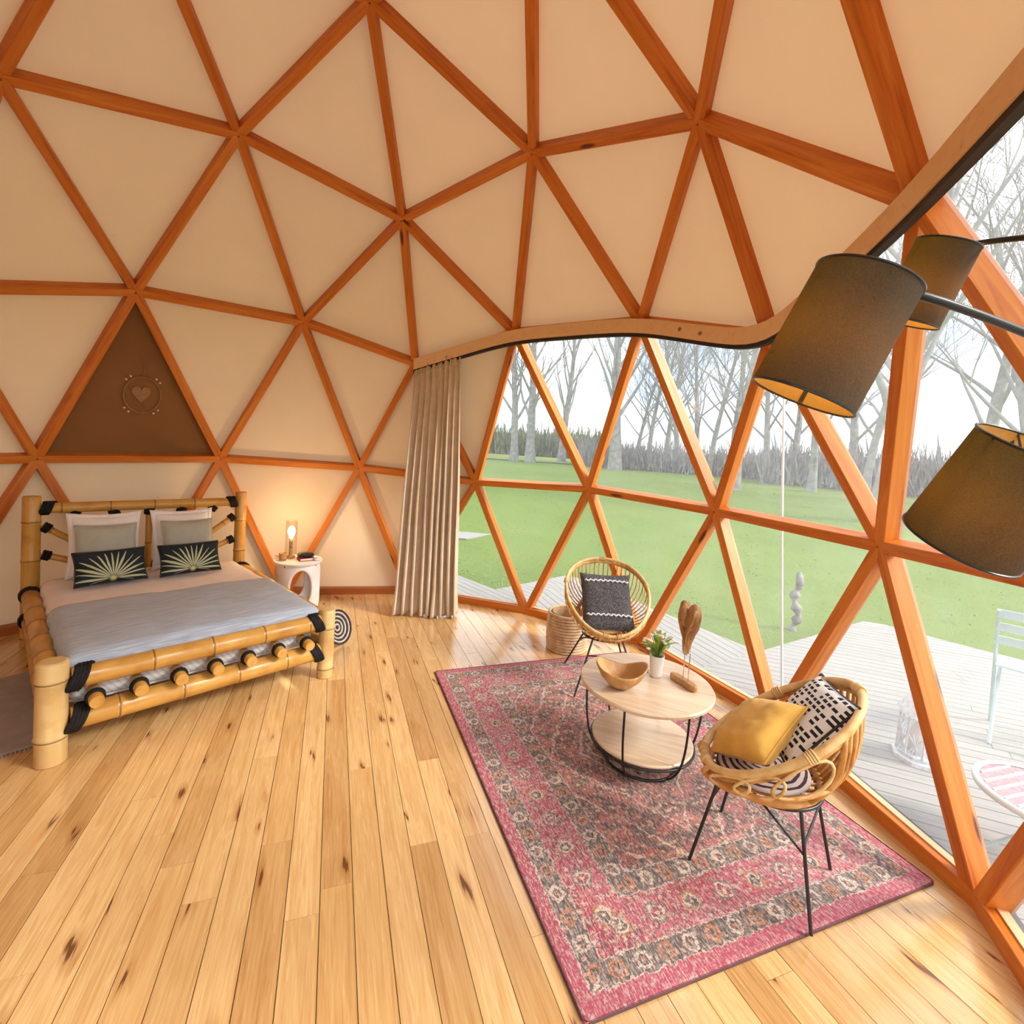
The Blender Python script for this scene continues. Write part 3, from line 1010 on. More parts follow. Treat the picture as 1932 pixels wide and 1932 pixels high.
tree(65.6, 42, 0, 1.0, 250, 'bare tree with upswept branches in front of the far hedge', TG)
tree(58.4, 35, 1, 1.12, 30, 'largest bare tree, thick trunk and fanning crown, at the end of the thicket', TG)
tree(43.5, 27, 2, 1.0, 80, 'bare grey tree on the lawn beside the thicket', TG)
tree(27.5, 20, 1, 1.0, 200, 'bare tree with a wide smooth trunk on the open lawn', TG)
th = 'slender bare tree of the purple-grey thicket'
for i, (az, r, k, s) in enumerate([(56.5, 41, 3, 1.0), (54.8, 38, 3, 1.1), (53.0, 42, 2, 1.0), (51.3, 37, 3, 1.15), (49.5, 40, 2, .95), (47.7, 36, 3, 1.1), (45.6, 38, 2, 1.0), (41.5, 34, 3, 1.2), (39.0, 36, 2, .9), (36.5, 30, 3, 1.2), (33.8, 34, 2, 1.0), (31.5, 28, 3, 1.1), (23.5, 30, 2, 1.1), (19.5, 26, 3, 1.3), (15.0, 30, 2, 1.1), (10.5, 28, 3, 1.3)]):
    tree(az, r, k, s, i * 67, th, 'slender trees of the thicket')

# hedge and undergrowth: tangles nobody could count
def tangle(name, label, cat, az0, az1, r0, r1, h0, h1, n, mat, seed, w=0.05):
    rg = random.Random(seed); vs = []; fs = []
    for i in range(n):
        az = rg.uniform(az0, az1); r = rg.uniform(r0, r1)
        p = polar(az, r); h = rg.uniform(0.25, 1.0) * rg.uniform(h0, h1)
        base = p + Vector((0, 0, rg.uniform(-0.1, 0.25) * h))
        tip = base + Vector((rg.uniform(-.35, .35) * h, rg.uniform(-.35, .35) * h, h))
        sd = Vector((rg.uniform(-1, 1), rg.uniform(-1, 1), 0)).normalized() * w * rg.uniform(.5, 1.3)
        k = len(vs); vs += [base - sd, base + sd, (base + tip) / 2 + sd * 1.1, tip]
        fs += [(k, k + 1, k + 2), (k, k + 2, k + 3)]
    m = MB().add(vs, fs).build(name, mat)
    tag(m, label, cat, kind='stuff')
tangle('far_hedge', 'olive hedge along the far field', 'hedge', 60, 96, 52, 58, 2.6, 4.2, 9000, 'hedge_leaf', 4, 0.16)
tangle('thicket_undergrowth', 'purple-grey undergrowth between the bare trees', 'undergrowth', 26, 63, 36, 44, 1.4, 2.8, 16000, 'hedge_twig', 6, 0.05)
tangle('dark_brambles', 'dark brambles at the edge of the lawn', 'undergrowth', 5, 42, 33, 38, 1.3, 3.2, 9000, 'hedge_twig', 8, 0.07)

# ---------- things on the terrace
t = thing('lantern', 'white and blue patterned garden lantern standing on the terrace', 'lantern', (4.70, -0.60, DZ), R(20))
MB().lathe([(0.17, 0), (0.17, 0.03), (0.15, 0.04), (0.15, 0.06)], 8).build('base', 'blue_white', t)
for k in range(8):
    a = 2 * PI * k / 8 + PI / 8
    MB().tube([(0.14 * math.cos(a), 0.14 * math.sin(a), 0.05), (0.13 * math.cos(a), 0.13 * math.sin(a), 0.36)], 0.008, 6).build('upright', 'blue_white', t)
MB().lathe([(0.085, 0.06), (0.09, 0.20), (0.05, 0.27), (0.02, 0.29)], 16).build('candle', 'white_ceramic', t, True)
MB().lathe([(0.165, 0.355), (0.15, 0.38), (0.09, 0.48), (0.035, 0.55), (0.03, 0.58)], 8).build('roof', 'blue_white', t)
MB().tube([(0.05 * math.cos(a * PI / 8), 0, 0.60 + 0.055 * math.sin(a * PI / 8)) for a in range(-2, 11)], 0.006, 6).build('ring_handle', 'chrome', t)
for k in range(8):
    a0 = 2 * PI * k / 8 + PI / 8; a1 = a0 + PI / 4
    P = [(0.132 * math.cos(a), 0.132 * math.sin(a), z) for z in (0.06, 0.22) for a in (a0, a1)]
    mb = MB()
    for j in range(4):
        q = j / 3
        mb.tube([Vector(P[0]).lerp(Vector(P[1]), q), Vector(P[2]).lerp(Vector(P[3]), 1 - q)], 0.004, 4)
    mb.build('lattice', 'blue_white', t)

t = thing('folding_chair', 'pale mint metal folding bistro chair on the terrace', 'chair', (5.85, -0.62, DZ), R(205))
for s in (-1, 1):
    MB().tube([(-0.30, s * 0.20, 0), (0.19, s * 0.20, 1.10)], 0.014, 6).build('back_upright', 'mint_metal', t)
    MB().tube([(0.24, s * 0.17, 0), (-0.22, s * 0.17, 0.62)], 0.014, 6).build('leg', 'mint_metal', t)
for z in (0.83, 0.95, 1.07):
    x = -0.30 + 0.49 * z / 1.10
    MB().box((x, 0, z), (0.012, 0.42, 0.07)).build('back_slat', 'mint_metal', t)
for k in range(6):
    MB().box((-0.22 + k * 0.062, 0, 0.62), (0.05, 0.38, 0.014)).build('seat_slat', 'mint_metal', t)
t = thing('bistro_table', 'low round pale pink table with a white rim on the terrace', 'table', (4.377, -1.479, DZ), 0)
MB().lathe([(0.30, 0.35), (0.33, 0.355), (0.335, 0.375), (0.33, 0.39), (0.30, 0.385)], 40, capb=False, capt=False).build('rim', 'pole_white', t, True)
MB().lathe([(0.305, 0.362), (0.305, 0.380)], 40).build('table_top', 'pink_weave', t)
for k in range(9):
    y = -0.26 + k * 0.065; hw = math.sqrt(max(0.0, 0.29 ** 2 - y * y))
    MB().box((0, y, 0.384), (2 * hw, 0.012, 0.008)).build('top_slat', 'pole_white', t)
for k in range(3):
    a = 2 * PI * k / 3 + 0.4
    MB().tube([(0.22 * math.cos(a), 0.22 * math.sin(a), 0.36), (0.06 * math.cos(a), 0.06 * math.sin(a), 0.18), (0.27 * math.cos(a), 0.27 * math.sin(a), 0.01)], 0.011, 6).build('leg', 'mint_metal', t)
t = thing('garden_pole', 'thin white garden pole standing upright on the terrace', 'pole', (4.39, 0.38, DZ))
MB().tube([(0, 0, 0.01), (-0.09, 0.09, 1.6), (-0.155, 0.155, 3.0)], 0.011, 8).build('shaft', 'pole_white', t)
MB().lathe([(0.07, 0), (0.07, 0.012), (0.02, 0.02), (0.02, 0.06)], 16).build('foot_plate', 'pole_white', t)
g0 = ground_z(6.3, 2.05)
t = thing('garden_ornament', 'slim grey twisted bird-shaped garden ornament on the lawn', 'ornament', (6.30, 2.04, g0), R(60))
pp = [Vector((0.03 * math.sin(i * 1.1), 0.03 * math.cos(i * 1.1), -0.05 + i * 0.085)) for i in range(9)]
MB().tube(catmull(pp, 4), [0.05 + 0.02 * math.sin(i * 0.8) for i in range(33)], 8).build('body', 'grey_post', t, True)
hp = pp[-1]
MB().tube([hp, hp + Vector((0.0, 0.0, 0.10)), hp + Vector((0.04, 0, 0.15)), hp + Vector((0.10, 0, 0.10)), hp + Vector((0.13, 0, 0.0))], [0.05, 0.045, 0.04, 0.025, 0.006], 8).build('head', 'grey_post', t, True)

# ------------------------------------------------------------------ curtain
cur = thing('curtain', 'long beige linen curtain gathered in folds beside the glazing', 'curtain', (1.3, 3.0, 0))
Tm = cur.location
t0, t1 = Vector((1.075, 3.29, 3.035)), Vector((1.60, 2.925, 3.215))
b0, b1 = Vector((0.95, 2.90, 0.02)), Vector((1.70, 2.70, 0.02))
def curt(u, w):
    # u across, w from top to bottom
    e = w ** 1.15
    top = t0.lerp(t1, u); bot = b0.lerp(b1, u)
    p = top.lerp(bot, e * 0.35 + 0.65 * w)
    p.z = top.z + (bot.z - top.z) * w
    n = Vector((-(t1 - t0).y, (t1 - t0).x, 0)).normalized()
    tt = (t1 - t0).normalized()
    amp = 0.018 + 0.055 * min(1.0, w * 1.6) + 0.02 * w
    ph = u * 2 * PI * 8.5 + 1.3 * math.sin(u * 7 + w * 1.4) + 0.5 * math.sin(w * 3 + u * 17)
    p = p + n * (amp * math.sin(ph) + 0.02 * noise.noise(Vector((u * 9, w * 3, 2)))) + tt * (0.35 * amp * math.sin(2 * ph))
    if w > 0.9:
        k = (w - 0.9) / 0.1
        p.z = max(0.012, p.z + 0.03 * k * noise.noise(Vector((u * 14, 3, 1))))
        p = p + n * 0.05 * k * noise.noise(Vector((u * 5, 7, 4)))
    if w < 0.05: p = p + n * 0.01 * math.sin(u * 2 * PI * 26)
    return p - Tm
o = MB().grid(curt, 220, 70).build('fabric', 'curtain_linen', cur, True)
md = o.modifiers.new('thickness', 'SOLIDIFY'); md.thickness = 0.005
mb = MB()
mb.tube([curt(i / 110, 0.022) for i in range(111)], 0.017, 6, flat=1.0)
mb.build('heading_tape', 'curtain_linen', cur, True)
for k in range(12):
    p = curt((k + 0.5) / 12, 0.0)
    MB().tube([p + Vector((0, 0, -0.03)), p + Vector((0.006, 0.006, 0.02)), p + Vector((0, 0, 0.05))], 0.006, 6).build('curtain_hook', 'brass', cur)

# ------------------------------------------------------------------ bed
BX, BY = 1.762, 2.25
bed = thing('bamboo_bed', 'double bed with a thick golden bamboo frame and black rope lashings', 'bed', (-1.217, 0.48, 0), R(30.8))
def pole(name, p0, p1, r, mat='bamboo', parent=None, off=0.0, seg=18, dome=False, label=None):
    p0 = Vector(p0); p1 = Vector(p1); L = (p1 - p0).length
    st = [(0.0, 0.94), (0.008, 1.0)]
    z = (math.floor(off / 0.36) + 0.5) * 0.36 - off
    while z < L:
        if 0.03 < z < L - 0.03: st += [(z - 0.016, 0.985), (z - 0.005, 1.06), (z, 0.99), (z + 0.006, 1.07), (z + 0.02, 1.0)]
        z += 0.36
    st += [(L - 0.008, 1.0), (L, 0.94)]
    if dome: st = st[:-2] + [(L - 0.02, 1.0), (L - 0.008, 0.93), (L, 0.75)]
    mb = MB(); mb.lathe([(r * k, off + q) for q, k in st], seg)
    M = zframe(p0, p1) @ Matrix.Translation((0, 0, -off))
    return mb.build(name, mat, parent, True, M, label=label)
def flat_caps(o):
    for p in o.data.polygons:
        if len(p.vertices) > 4: p.use_smooth = False
    return o
PL = flat_caps(pole('post', (0, 0, 0), (0, 0, 0.645), 0.080, 'bamboo_pale', bed, 0.02, dome=True))
PR = flat_caps(pole('post', (BX, 0, 0), (BX, 0, 0.605), 0.066, 'bamboo_pale', bed, 0.10, dome=True))
pole('post', (0, BY, 0), (0, BY, 1.40), 0.066, 'bamboo', bed, 0.10)
pole('post', (BX, BY, 0), (BX, BY, 1.40), 0.060, 'bamboo', bed, 0.20)
flat_caps(pole('foot_rail', (0.085, 0.0, 0.505), (BX - 0.07, 0.0, 0.505), 0.068, 'bamboo', bed, 0.12))
flat_caps(pole('foot_rail', (0.085, 0.0, 0.245), (BX - 0.07, 0.0, 0.245), 0.072, 'bamboo', bed, 0.30))
pole('head_rail', (0.07, BY, 1.285), (BX - 0.065, BY, 1.285), 0.050, 'bamboo', bed, 0.05)
pole('head_rail', (0.07, BY, 0.42), (BX - 0.065, BY, 0.42), 0.05, 'bamboo', bed, 0.05)
for sx in (0, BX):
    pole('side_rail', (sx, 0.085, 0.50), (sx, BY - 0.07, 0.50), 0.066, 'bamboo', bed, 0.05 if sx else 0.2)
    pole('side_rail', (sx, 0.085, 0.27), (sx, BY - 0.07, 0.27), 0.060, 'bamboo', bed, 0.25)
for k in range(7):
    x = 0.20 + k * (BX - 0.40) / 6
    s = flat_caps(pole('slat_end', (x, 0.06, 0.372), (x, -0.125, 0.362), 0.040, 'bamboo', bed, 0.2, 14))
    mb = MB(); mb.tube([(x + 0.044 * math.cos(a), -0.035, 0.366 + 0.046 * math.sin(a)) for a in [i * 2 * PI / 14 for i in range(14)]], 0.011, 6, closed=True)
    mb.tube([(x + 0.044 * math.cos(a), -0.058, 0.366 + 0.046 * math.sin(a)) for a in [i * 2 * PI / 14 for i in range(14)]], 0.009, 6, closed=True)
    mb.build('slat_lashing', 'black_rope', bed, True)
# fan of headboard slats
fc = Vector((BX / 2, BY, 0.52))
ends = [Vector((0.07, BY, 0.85)), Vector((0.07, BY, 1.12)), Vector((0.27, BY, 1.25)), Vector((0.58, BY, 1.25)), Vector((BX / 2, BY, 1.25)),
        Vector((BX - 0.58, BY, 1.25)), Vector((BX - 0.27, BY, 1.25)), Vector((BX - 0.065, BY, 1.12)), Vector((BX - 0.065, BY, 0.85))]
for k, e in enumerate(ends):
    d = (e - fc).normalized()
    pole('headboard_slat', fc + d * 0.10, e, 0.030, 'bamboo', bed, 0.07 * k, 12)
    c = e - d * 0.035
    x = d.orthogonal().normalized(); y = d.cross(x)
    mb = MB()
    for q in range(3):
        cc = c - d * 0.02 * (q - 1)
        mb.tube([cc + (x * math.cos(a) + y * math.sin(a)) * 0.036 for a in [i * 2 * PI / 12 for i in range(12)]], 0.013, 6, closed=True)
    mb.build('slat_lashing', 'black_rope', bed, True)
def lash(p, axis, r, tilt=0.5, turns=4, w=0.02):
    """rope wound round a joint"""
    d = Vector(axis).normalized(); x = Vector((0, 0, 1)); y = d.cross(x)
    pts = []
    for i in range(turns * 14 + 1):
        a = i / 14 * 2 * PI
        pts.append(Vector(p) + d * (i / (turns * 14) - 0.5) * 0.075 + (x * math.cos(a) + y * math.sin(a)) * r + d * (tilt * r * math.cos(a)))
    MB().tube(pts, 0.015, 6).build('joint_lashing', 'black_rope', bed, True)
for z, r in ((0.505, 0.072), (0.245, 0.076)):
    lash((0.118, 0, z), (1, 0, 0), r, 0.45); lash((BX - 0.10, 0, z), (-1, 0, 0), r, 0.45)
lash((0.10, BY, 1.285), (1, 0, 0), 0.054, 0.4); lash((BX - 0.09, BY, 1.285), (-1, 0, 0), 0.054, 0.4)
for z in (0.50, 0.27):
    lash((0, BY - 0.11, z), (0, -1, 0), 0.07, 0.3, 3); lash((BX, BY - 0.11, z), (0, -1, 0), 0.07, 0.3, 3)

bedM = bed.matrix_basis.copy()
bedM = Matrix.Translation((-1.217, 0.48, 0)) @ Matrix.Rotation(R(30.8), 4, 'Z')
def on_bed(name, label, cat, loc=(0, 0, 0), rot=Matrix.Identity(4), group=None):
    o = thing(name, label, cat, group=group)
    o.matrix_basis = bedM @ Matrix.Translation(loc) @ rot
    return o
# mattress
def rbox(x0, x1, y0, y1, z0, z1, r, n=5):
    mb = MB(); rows = []
    prof = [(z0, r), (z0 + r * 0.3, r * 0.3), (z0 + r, 0), (z1 - r, 0), (z1 - r * 0.3, r * 0.3), (z1, r)]
    def loop(ins, z):
        q = max(r - ins, 0.012); out = []
        for cx, cy, a0 in ((x1 - ins - q, y1 - ins - q, 0), (x0 + ins + q, y1 - ins - q, 90), (x0 + ins + q, y0 + ins + q, 180), (x1 - ins - q, y0 + ins + q, 270)):
            for i in range(n + 1):
                a = R(a0 + 90 * i / n); out.append((cx + q * math.cos(a), cy + q * math.sin(a), z))
        return out
    loops = [loop(i, z) for z, i in prof]
    m = len(loops[0]); vs = [p for l in loops for p in l]; fs = []
    for j in range(len(loops) - 1):
        for i in range(m): fs.append((j * m + i, j * m + (i + 1) % m, (j + 1) * m + (i + 1) % m, (j + 1) * m + i))
    fs += [tuple(range(m - 1, -1, -1)), tuple((len(loops) - 1) * m + i for i in range(m))]
    return mb.add(vs, fs)
mt = on_bed('mattress', 'white striped mattress lying in the bamboo bed', 'mattress')
rbox(0.082, BX - 0.082, 0.080, BY - 0.12, 0.29, 0.585, 0.06).build('mattress_body', 'mattress_stripe', mt, True)
mb = MB()
for z in (0.305, 0.57):
    q = 0.085
    mb.tube([(q + .05, q, z), (BX - q - .05, q, z), (BX - q, q + .05, z), (BX - q, BY - .17, z), (q, BY - .17, z), (q, q + .05, z)], 0.007, 6, closed=True)
mb.build('piping', 'stripe_white', mt)
def drape(s, L, D):
    def sp(x): return 0.03 * math.log(1 + math.exp(max(-30, min(30, x / 0.03))))
    pos = s - D
    lo, hi = sp(-pos), sp(pos - L)
    return pos + lo - hi, lo + hi
def cover(x0, x1, y0, y1, zt, dx, dy0, dy1, nx, ny, amp, seed, puff=0.0, slant=0.0):
    def fn(u, w):
        sx = u * (x1 - x0 + 2 * dx)
        px, ddx = drape(sx, x1 - x0, dx)
        sy = w * (y1 - y0 + dy0 + dy1)
        py = sy - dy0
        lo = 0.03 * math.log(1 + math.exp(max(-30, min(30, -py / 0.03)))) if dy0 else 0.0
        if dy0: py = py + lo
        x = x0 + px; y = y0 + py + slant * (u - 0.5) * w
        d = max(ddx, lo) + 0.3 * min(ddx, lo)
        ox = -1 if u < .5 else 1
        nn = noise.noise(Vector((x * 3.2, y * 3.2, seed))) * amp + noise.noise(Vector((x * 9, y * 9, seed + 5))) * amp * 0.35
        z = zt - d + nn * (1 if d < 0.02 else 0.3) + puff * max(0.0, 1 - (2 * u - 1) ** 4) * 0.5
        x += ox * (0.006 + 0.012 * noise.noise(Vector((y * 7, 3, seed)))) * (ddx > 0.03)
        y -= (0.006 + 0.012 * noise.noise(Vector((x * 7, 9, seed)))) * (lo > 0.03)
        return (x, y, z)
    return MB().grid(fn, nx, ny)
dv = on_bed('bedspread', 'plain off-white bedspread spread smoothly over the mattress', 'bedspread')
o = cover(0.07, BX - 0.07, 0.062, BY - 0.13, 0.605, 0.15, 0.13, 0.0, 60, 60, 0.012, 3, 0.03).build('cover_cloth', 'white_linen', dv, True)
md = o.modifiers.new('thickness', 'SOLIDIFY'); md.thickness = 0.012; md.offset = 1
tw = on_bed('throw_blanket', 'blue-grey woven throw across the foot of the bed', 'blanket')
o = cover(0.058, BX - 0.058, 0.048, 1.14, 0.625, 0.19, 0.15, 0.0, 90, 70, 0.014, 8, 0.03).build('woven_cloth', 'throw_wool', tw, True)
md = o.modifiers.new('thickness', 'SOLIDIFY'); md.thickness = 0.012; md.offset = 1
fr = MB(); rg = random.Random(9)
for side in (0, 1):
    for k in range(46):
        y = 0.06 + k * 1.06 / 45; x = 0.040 if side == 0 else BX - 0.040
        x += (-1 if side == 0 else 1) * 0.010
        fr.tube([(x, y, 0.452), (x + rg.uniform(-.006, .006), y + rg.uniform(-.01, .01), 0.42), (x + rg.uniform(-.006, .006), y + rg.uniform(-.015, .015), 0.385)], 0.004, 4)
f = fr.build('fringe', 'throw_wool', tw); f['kind'] = 'stuff'

def pillow_mesh(w, h, t, mat, name='pillow', flange=0.0, n=22, seed=0.0, pinch=0.06, wr=0.006):
    mb = MB(); vs = []; fs = []
    for s in (1, -1):
        for j in range(n + 1):
            for i in range(n + 1):
                u = 2 * i / n - 1; v = 2 * j / n - 1
                k = (1 - abs(u) ** 3.2) * (1 - abs(v) ** 3.2)
                x = u * w / 2 * (1 - pinch * (1 - v * v) * abs(u) ** 2); y = v * h / 2 * (1 - pinch * (1 - u * u) * abs(v) ** 2)
                z = s * t / 2 * max(0, k) ** 0.55
                if k > 0: z += s * wr * noise.noise(Vector((x * 11 + seed, y * 11, s))) * (k ** .4) + wr * noise.noise(Vector((x * 24 + seed, y * 24, 3)))  * k
                vs.append((x, y, z))
    m = (n + 1) ** 2
    for j in range(n):
        for i in range(n):
            a = j * (n + 1) + i
            fs.append((a, a + 1, a + n + 2, a + n + 1))
            fs.append((m + a, m + a + n + 1, m + a + n + 2, m + a + 1))
    mb.add(vs, fs)
    return mb.mesh(name, mat, True)
def flange_mesh(w, h, fl, mat):
    mb = MB(); n = 24
    def pt(s, k, z):
        # point on rounded-in rectangle border, s in 0..4
        side = int(s) % 4; f = s - int(s)
        dip = 0.05 * (1 - (2 * f - 1) ** 2) * (1 if k else 0.8)
        W, H = w / 2 + (fl if k else -0.015), h / 2 + (fl if k else -0.015)
        a = 2 * f - 1
        if side == 0: p = (a * W, -H + dip * h)
        elif side == 1: p = (W - dip * w, a * H)
        elif side == 2: p = (-a * W, H - dip * h)
        else: p = (-W + dip * w, -a * H)
        return (p[0], p[1], z + 0.008 * noise.noise(Vector((p[0] * 15, p[1] * 15, k))))
    N = 4 * n
    vs = []
    for i in range(N):
        s = i / n
        vs += [pt(s, 0, 0.006), pt(s, 1, 0.004), pt(s, 1, -0.004), pt(s, 0, -0.006)]
    fs = []
    for i in range(N):
        j = (i + 1) % N
        for k in range(4): fs.append((i * 4 + k, i * 4 + (k + 1) % 4, j * 4 + (k + 1) % 4, j * 4 + k))
    return mb.add(vs, fs).mesh('flange', mat, True)
def RX(a): return Matrix.Rotation(R(a), 4, 'X')
def RY(a): return Matrix.Rotation(R(a), 4, 'Y')
def RZ(a): return Matrix.Rotation(R(a), 4, 'Z')
PW = pillow_mesh(0.50, 0.55, 0.17, 'pillow_white'); FW = flange_mesh(0.50, 0.55, 0.035, 'pillow_white')
SG = pillow_mesh(0.46, 0.50, 0.14, 'sage_linen', seed=4); 
LB = pillow_mesh(0.53, 0.31, 0.15, 'palm_print', seed=7)
for k, (x, lab1, lab2, lab3) in enumerate([(0.50, 'white flanged pillow against the headboard, behind the cushion on the curtain-far half of the bed', 0, 0), (1.145, '', 0, 0)]):
    side = 'side away from the white stool' if k == 0 else 'side next to the white stool'
    o = on_bed('white_pillow', 'white flanged pillow against the headboard, ' + side, 'pillow', (x, 2.055, 0.945), RZ(-3 + 4 * k) @ RX(76), 'bed pillows')
    link('pillow_body', PW, o); link('flange', FW, o)
    o = on_bed('sage_pillow', 'sage-grey linen pillow leaning on a white pillow, ' + side, 'pillow', (x - 0.012 + 0.02 * k, 1.872, 0.915), RZ(-3 + 4 * k) @ RX(72), 'bed pillows')
    link('pillow_body', SG, o)
    MB().tube([(0.46 / 2 * sx * (1 - 0.06 * (1 - sy * sy)), 0.50 / 2 * sy * (1 - 0.06 * (1 - sx * sx)), 0) for sx, sy in [(-1 + i / 8, -1) for i in range(17)] + [(1, -1 + i / 8) for i in range(17)] + [(1 - i / 8, 1) for i in range(17)] + [(-1, 1 - i / 8) for i in range(17)]], 0.006, 6, closed=True).build('piping', 'sage_linen', o, True)
    o = on_bed('palm_cushion', 'dark lumbar cushion with a pale green palm leaf, ' + side, 'cushion', (0.50 + 0.625 * k, 1.68, 0.80), RZ(4 - 2 * k) @ RX(66), 'palm cushions on the bed')
    link('cushion_body', LB, o)
    MB().tube([(0.53 / 2 * sx * (1 - 0.06 * (1 - sy * sy)), 0.31 / 2 * sy * (1 - 0.06 * (1 - sx * sx)), 0) for sx, sy in [(-1 + i / 8, -1) for i in range(17)] + [(1, -1 + i / 8) for i in range(17)] + [(1 - i / 8, 1) for i in range(17)] + [(-1, 1 - i / 8) for i in range(17)]], 0.006, 6, closed=True).build('piping', 'black_leather', o, True)

# bedside rug
o = thing('bedside_rug', 'plain grey-brown bedside rug on the floor beside the bed', 'rug', (-1.95, 0.98, 0.0), R(30.8))
rbox(-0.42, 0.42, -0.55, 0.75, 0.002, 0.014, 0.008, 3).build('pile', 'grey_rug', o)
mb = MB()
for k in range(42): mb.tube([(-0.41 + k * 0.02, -0.548, 0.008), (-0.41 + k * 0.02, -0.585, 0.004)], 0.004, 4)
f = mb.build('fringe', 'grey_rug', o); f['kind'] = 'stuff'

# woven tray leaning by the bed
tray_n = Vector((0.75, -0.55, 0.40)).normalized()
o = thing('woven_tray', 'round black and white woven tray leaning against the bed frame', 'tray')
o.matrix_basis = Matrix.Translation((0.345, 2.07, 0.175)) @ tray_n.to_track_quat('Z', 'Y').to_matrix().to_4x4()
for k in range(9):
    r = 0.012 + k * 0.0195
    MB().tube([(r * math.cos(a), r * math.sin(a), 0.004 + 0.03 * (r / 0.17) ** 3) for a in [i * 2 * PI / 32 for i in range(32)]], 0.0105, 6, closed=True).build('woven_ring', 'jute_pale' if k % 2 else 'jute_dark', o, True)
MB().lathe([(0.165, -0.002), (0.165, 0.006)], 32).build('base', 'jute_dark', o)

# ------------------------------------------------------------------ white stool and what stands on it
SX, SY, SH = -0.18, 3.17, 0.62
st = thing('carved_stool', 'white carved drum stool with arched openings beside the bed', 'stool', (SX, SY, 0), R(-74))
def drum():
    mb = MB(); nphi = 40; nr = 5
    r_in, r_out = 0.195, 0.235
    def bulge(z): return 1.0 + 0.13 * (1 - ((z / SH - 0.5) * 2) ** 2)
    for q in range(4):
        a0 = q * PI / 2
        for surf in (0, 1):
            base = len(mb.v); vs = []; fs = []
            for j in range(nr + 1):
                for i in range(nphi):
                    ph = 2 * PI * i / nphi
                    ex, ez = 0.50 * math.cos(ph), 0.37 * math.sin(ph)
                    c, s = math.cos(ph), math.sin(ph)
                    k = 1 / max(abs(c) / (PI / 4), abs(s) / 0.5)
                    bx, bz = c * k, s * k
                    f = j / nr
                    th = a0 + ex + (bx - ex) * f; zz = (0.5 + ez + (bz - ez) * f) * SH
                    r = (r_out if surf == 0 else r_in) * bulge(zz)
                    vs.append((r * math.cos(th), r * math.sin(th), zz))
            for j in range(nr):
                for i in range(nphi):
                    i2 = (i + 1) % nphi
                    f = (j * nphi + i, j * nphi + i2, (j + 1) * nphi + i2, (j + 1) * nphi + i)
                    fs.append(f if surf else f[::-1])
            mb.add(vs, fs)
            if surf == 1:
                b0 = base - len(vs)
                mb.f += [(b0 + i, b0 + (i + 1) % nphi, base + (i + 1) % nphi, base + i) for i in range(nphi)]
    return mb
drum().build('pierced_body', 'white_wood', st, True)
MB().lathe([(0.22, SH - 0.03), (0.268, SH - 0.025), (0.275, SH - 0.008), (0.27, SH), (0.0, SH)], 40, capt=False).build('top', 'white_wood', st, False)
MB().lathe([(0.25, 0.0), (0.255, 0.012), (0.25, 0.03), (0.19, 0.03)], 40).build('base_ring', 'white_wood', st)
Z0 = SH
lp = thing('bulb_lamp', 'small table lamp with a glowing bulb inside a glass cylinder', 'lamp', (SX - 0.10, SY + 0.085, Z0))
MB().lathe([(0.052, 0.001), (0.055, 0.01), (0.05, 0.022), (0.02, 0.026), (0.018, 0.06), (0.02, 0.12)], 24).build('base', 'amber_wood', lp, True)
MB().lathe([(0.019, 0.12), (0.021, 0.20), (0.019, 0.235)], 16).build('socket', 'brass', lp, True)
MB().lathe([(0.014, 0.235), (0.022, 0.26), (0.040, 0.30), (0.044, 0.33), (0.036, 0.365), (0.015, 0.382), (0.001, 0.385)], 20).build('bulb', 'bulb_glow', lp, True)
MB().lathe([(0.066, 0.022), (0.066, 0.46), (0.063, 0.46), (0.063, 0.022)], 28, capb=False, capt=False).build('glass_cylinder', 'clear_glass', lp, True)
pl = bpy.data.lights.new('bulb_light', 'POINT'); pl.energy = 9; pl.color = (1.0, 0.62, 0.28); pl.shadow_soft_size = 0.05
po = link('bulb_light', pl, lp); po.location = (0, 0, 0.44)
o = thing('candle_cup', 'small amber cup on the white stool in front of the bulb lamp', 'cup', (SX - 0.165, SY - 0.03, Z0))
MB().lathe([(0.036, 0.001), (0.044, 0.03), (0.047, 0.085), (0.043, 0.085), (0.040, 0.03), (0.0, 0.02)], 24, capt=False).build('cup_body', 'amber_wood', o, True)
MB().lathe([(0.034, 0.03), (0.034, 0.062), (0.0, 0.064)], 20, capt=False).build('candle', 'white_ceramic', o, True)
o = thing('red_book', 'thin dark red book lying on the white stool', 'book', (SX + 0.085, SY - 0.03, Z0), R(25))
MB().box((0, 0, 0.004), (0.17, 0.12, 0.005)).box((0, 0, 0.030), (0.17, 0.12, 0.005)).box((-0.083, 0, 0.017), (0.005, 0.12, 0.022)).build('cover', 'red_book', o)
MB().box((0.002, 0, 0.017), (0.158, 0.112, 0.020)).build('pages', 'white_ceramic', o)
o = thing('dark_pouch', 'black leather pouch lying on the red book', 'pouch', (SX + 0.085, SY - 0.03, Z0 + 0.064), R(10))
link('pouch_body', pillow_mesh(0.20, 0.10, 0.06, 'black_leather', n=12, seed=2), o)
MB().tube([(-0.08, 0.045, 0), (0, 0.05, 0.004), (0.08, 0.045, 0)], 0.005, 6).build('zip', 'chrome', o)
o = thing('white_pebble_dish', 'tiny white dish at the edge of the stool beside the pouch', 'dish', (SX + 0.215, SY - 0.06, Z0))
MB().lathe([(0.018, 0.001), (0.030, 0.012), (0.034, 0.03), (0.031, 0.03), (0.026, 0.014), (0.0, 0.008)], 20, capt=False).build('dish_body', 'white_ceramic', o, True)
MB().lathe([(0.018, 0.010), (0.024, 0.022), (0.018, 0.034), (0.0, 0.037)], 14, capt=False).build('pebble', 'stone', o, True)
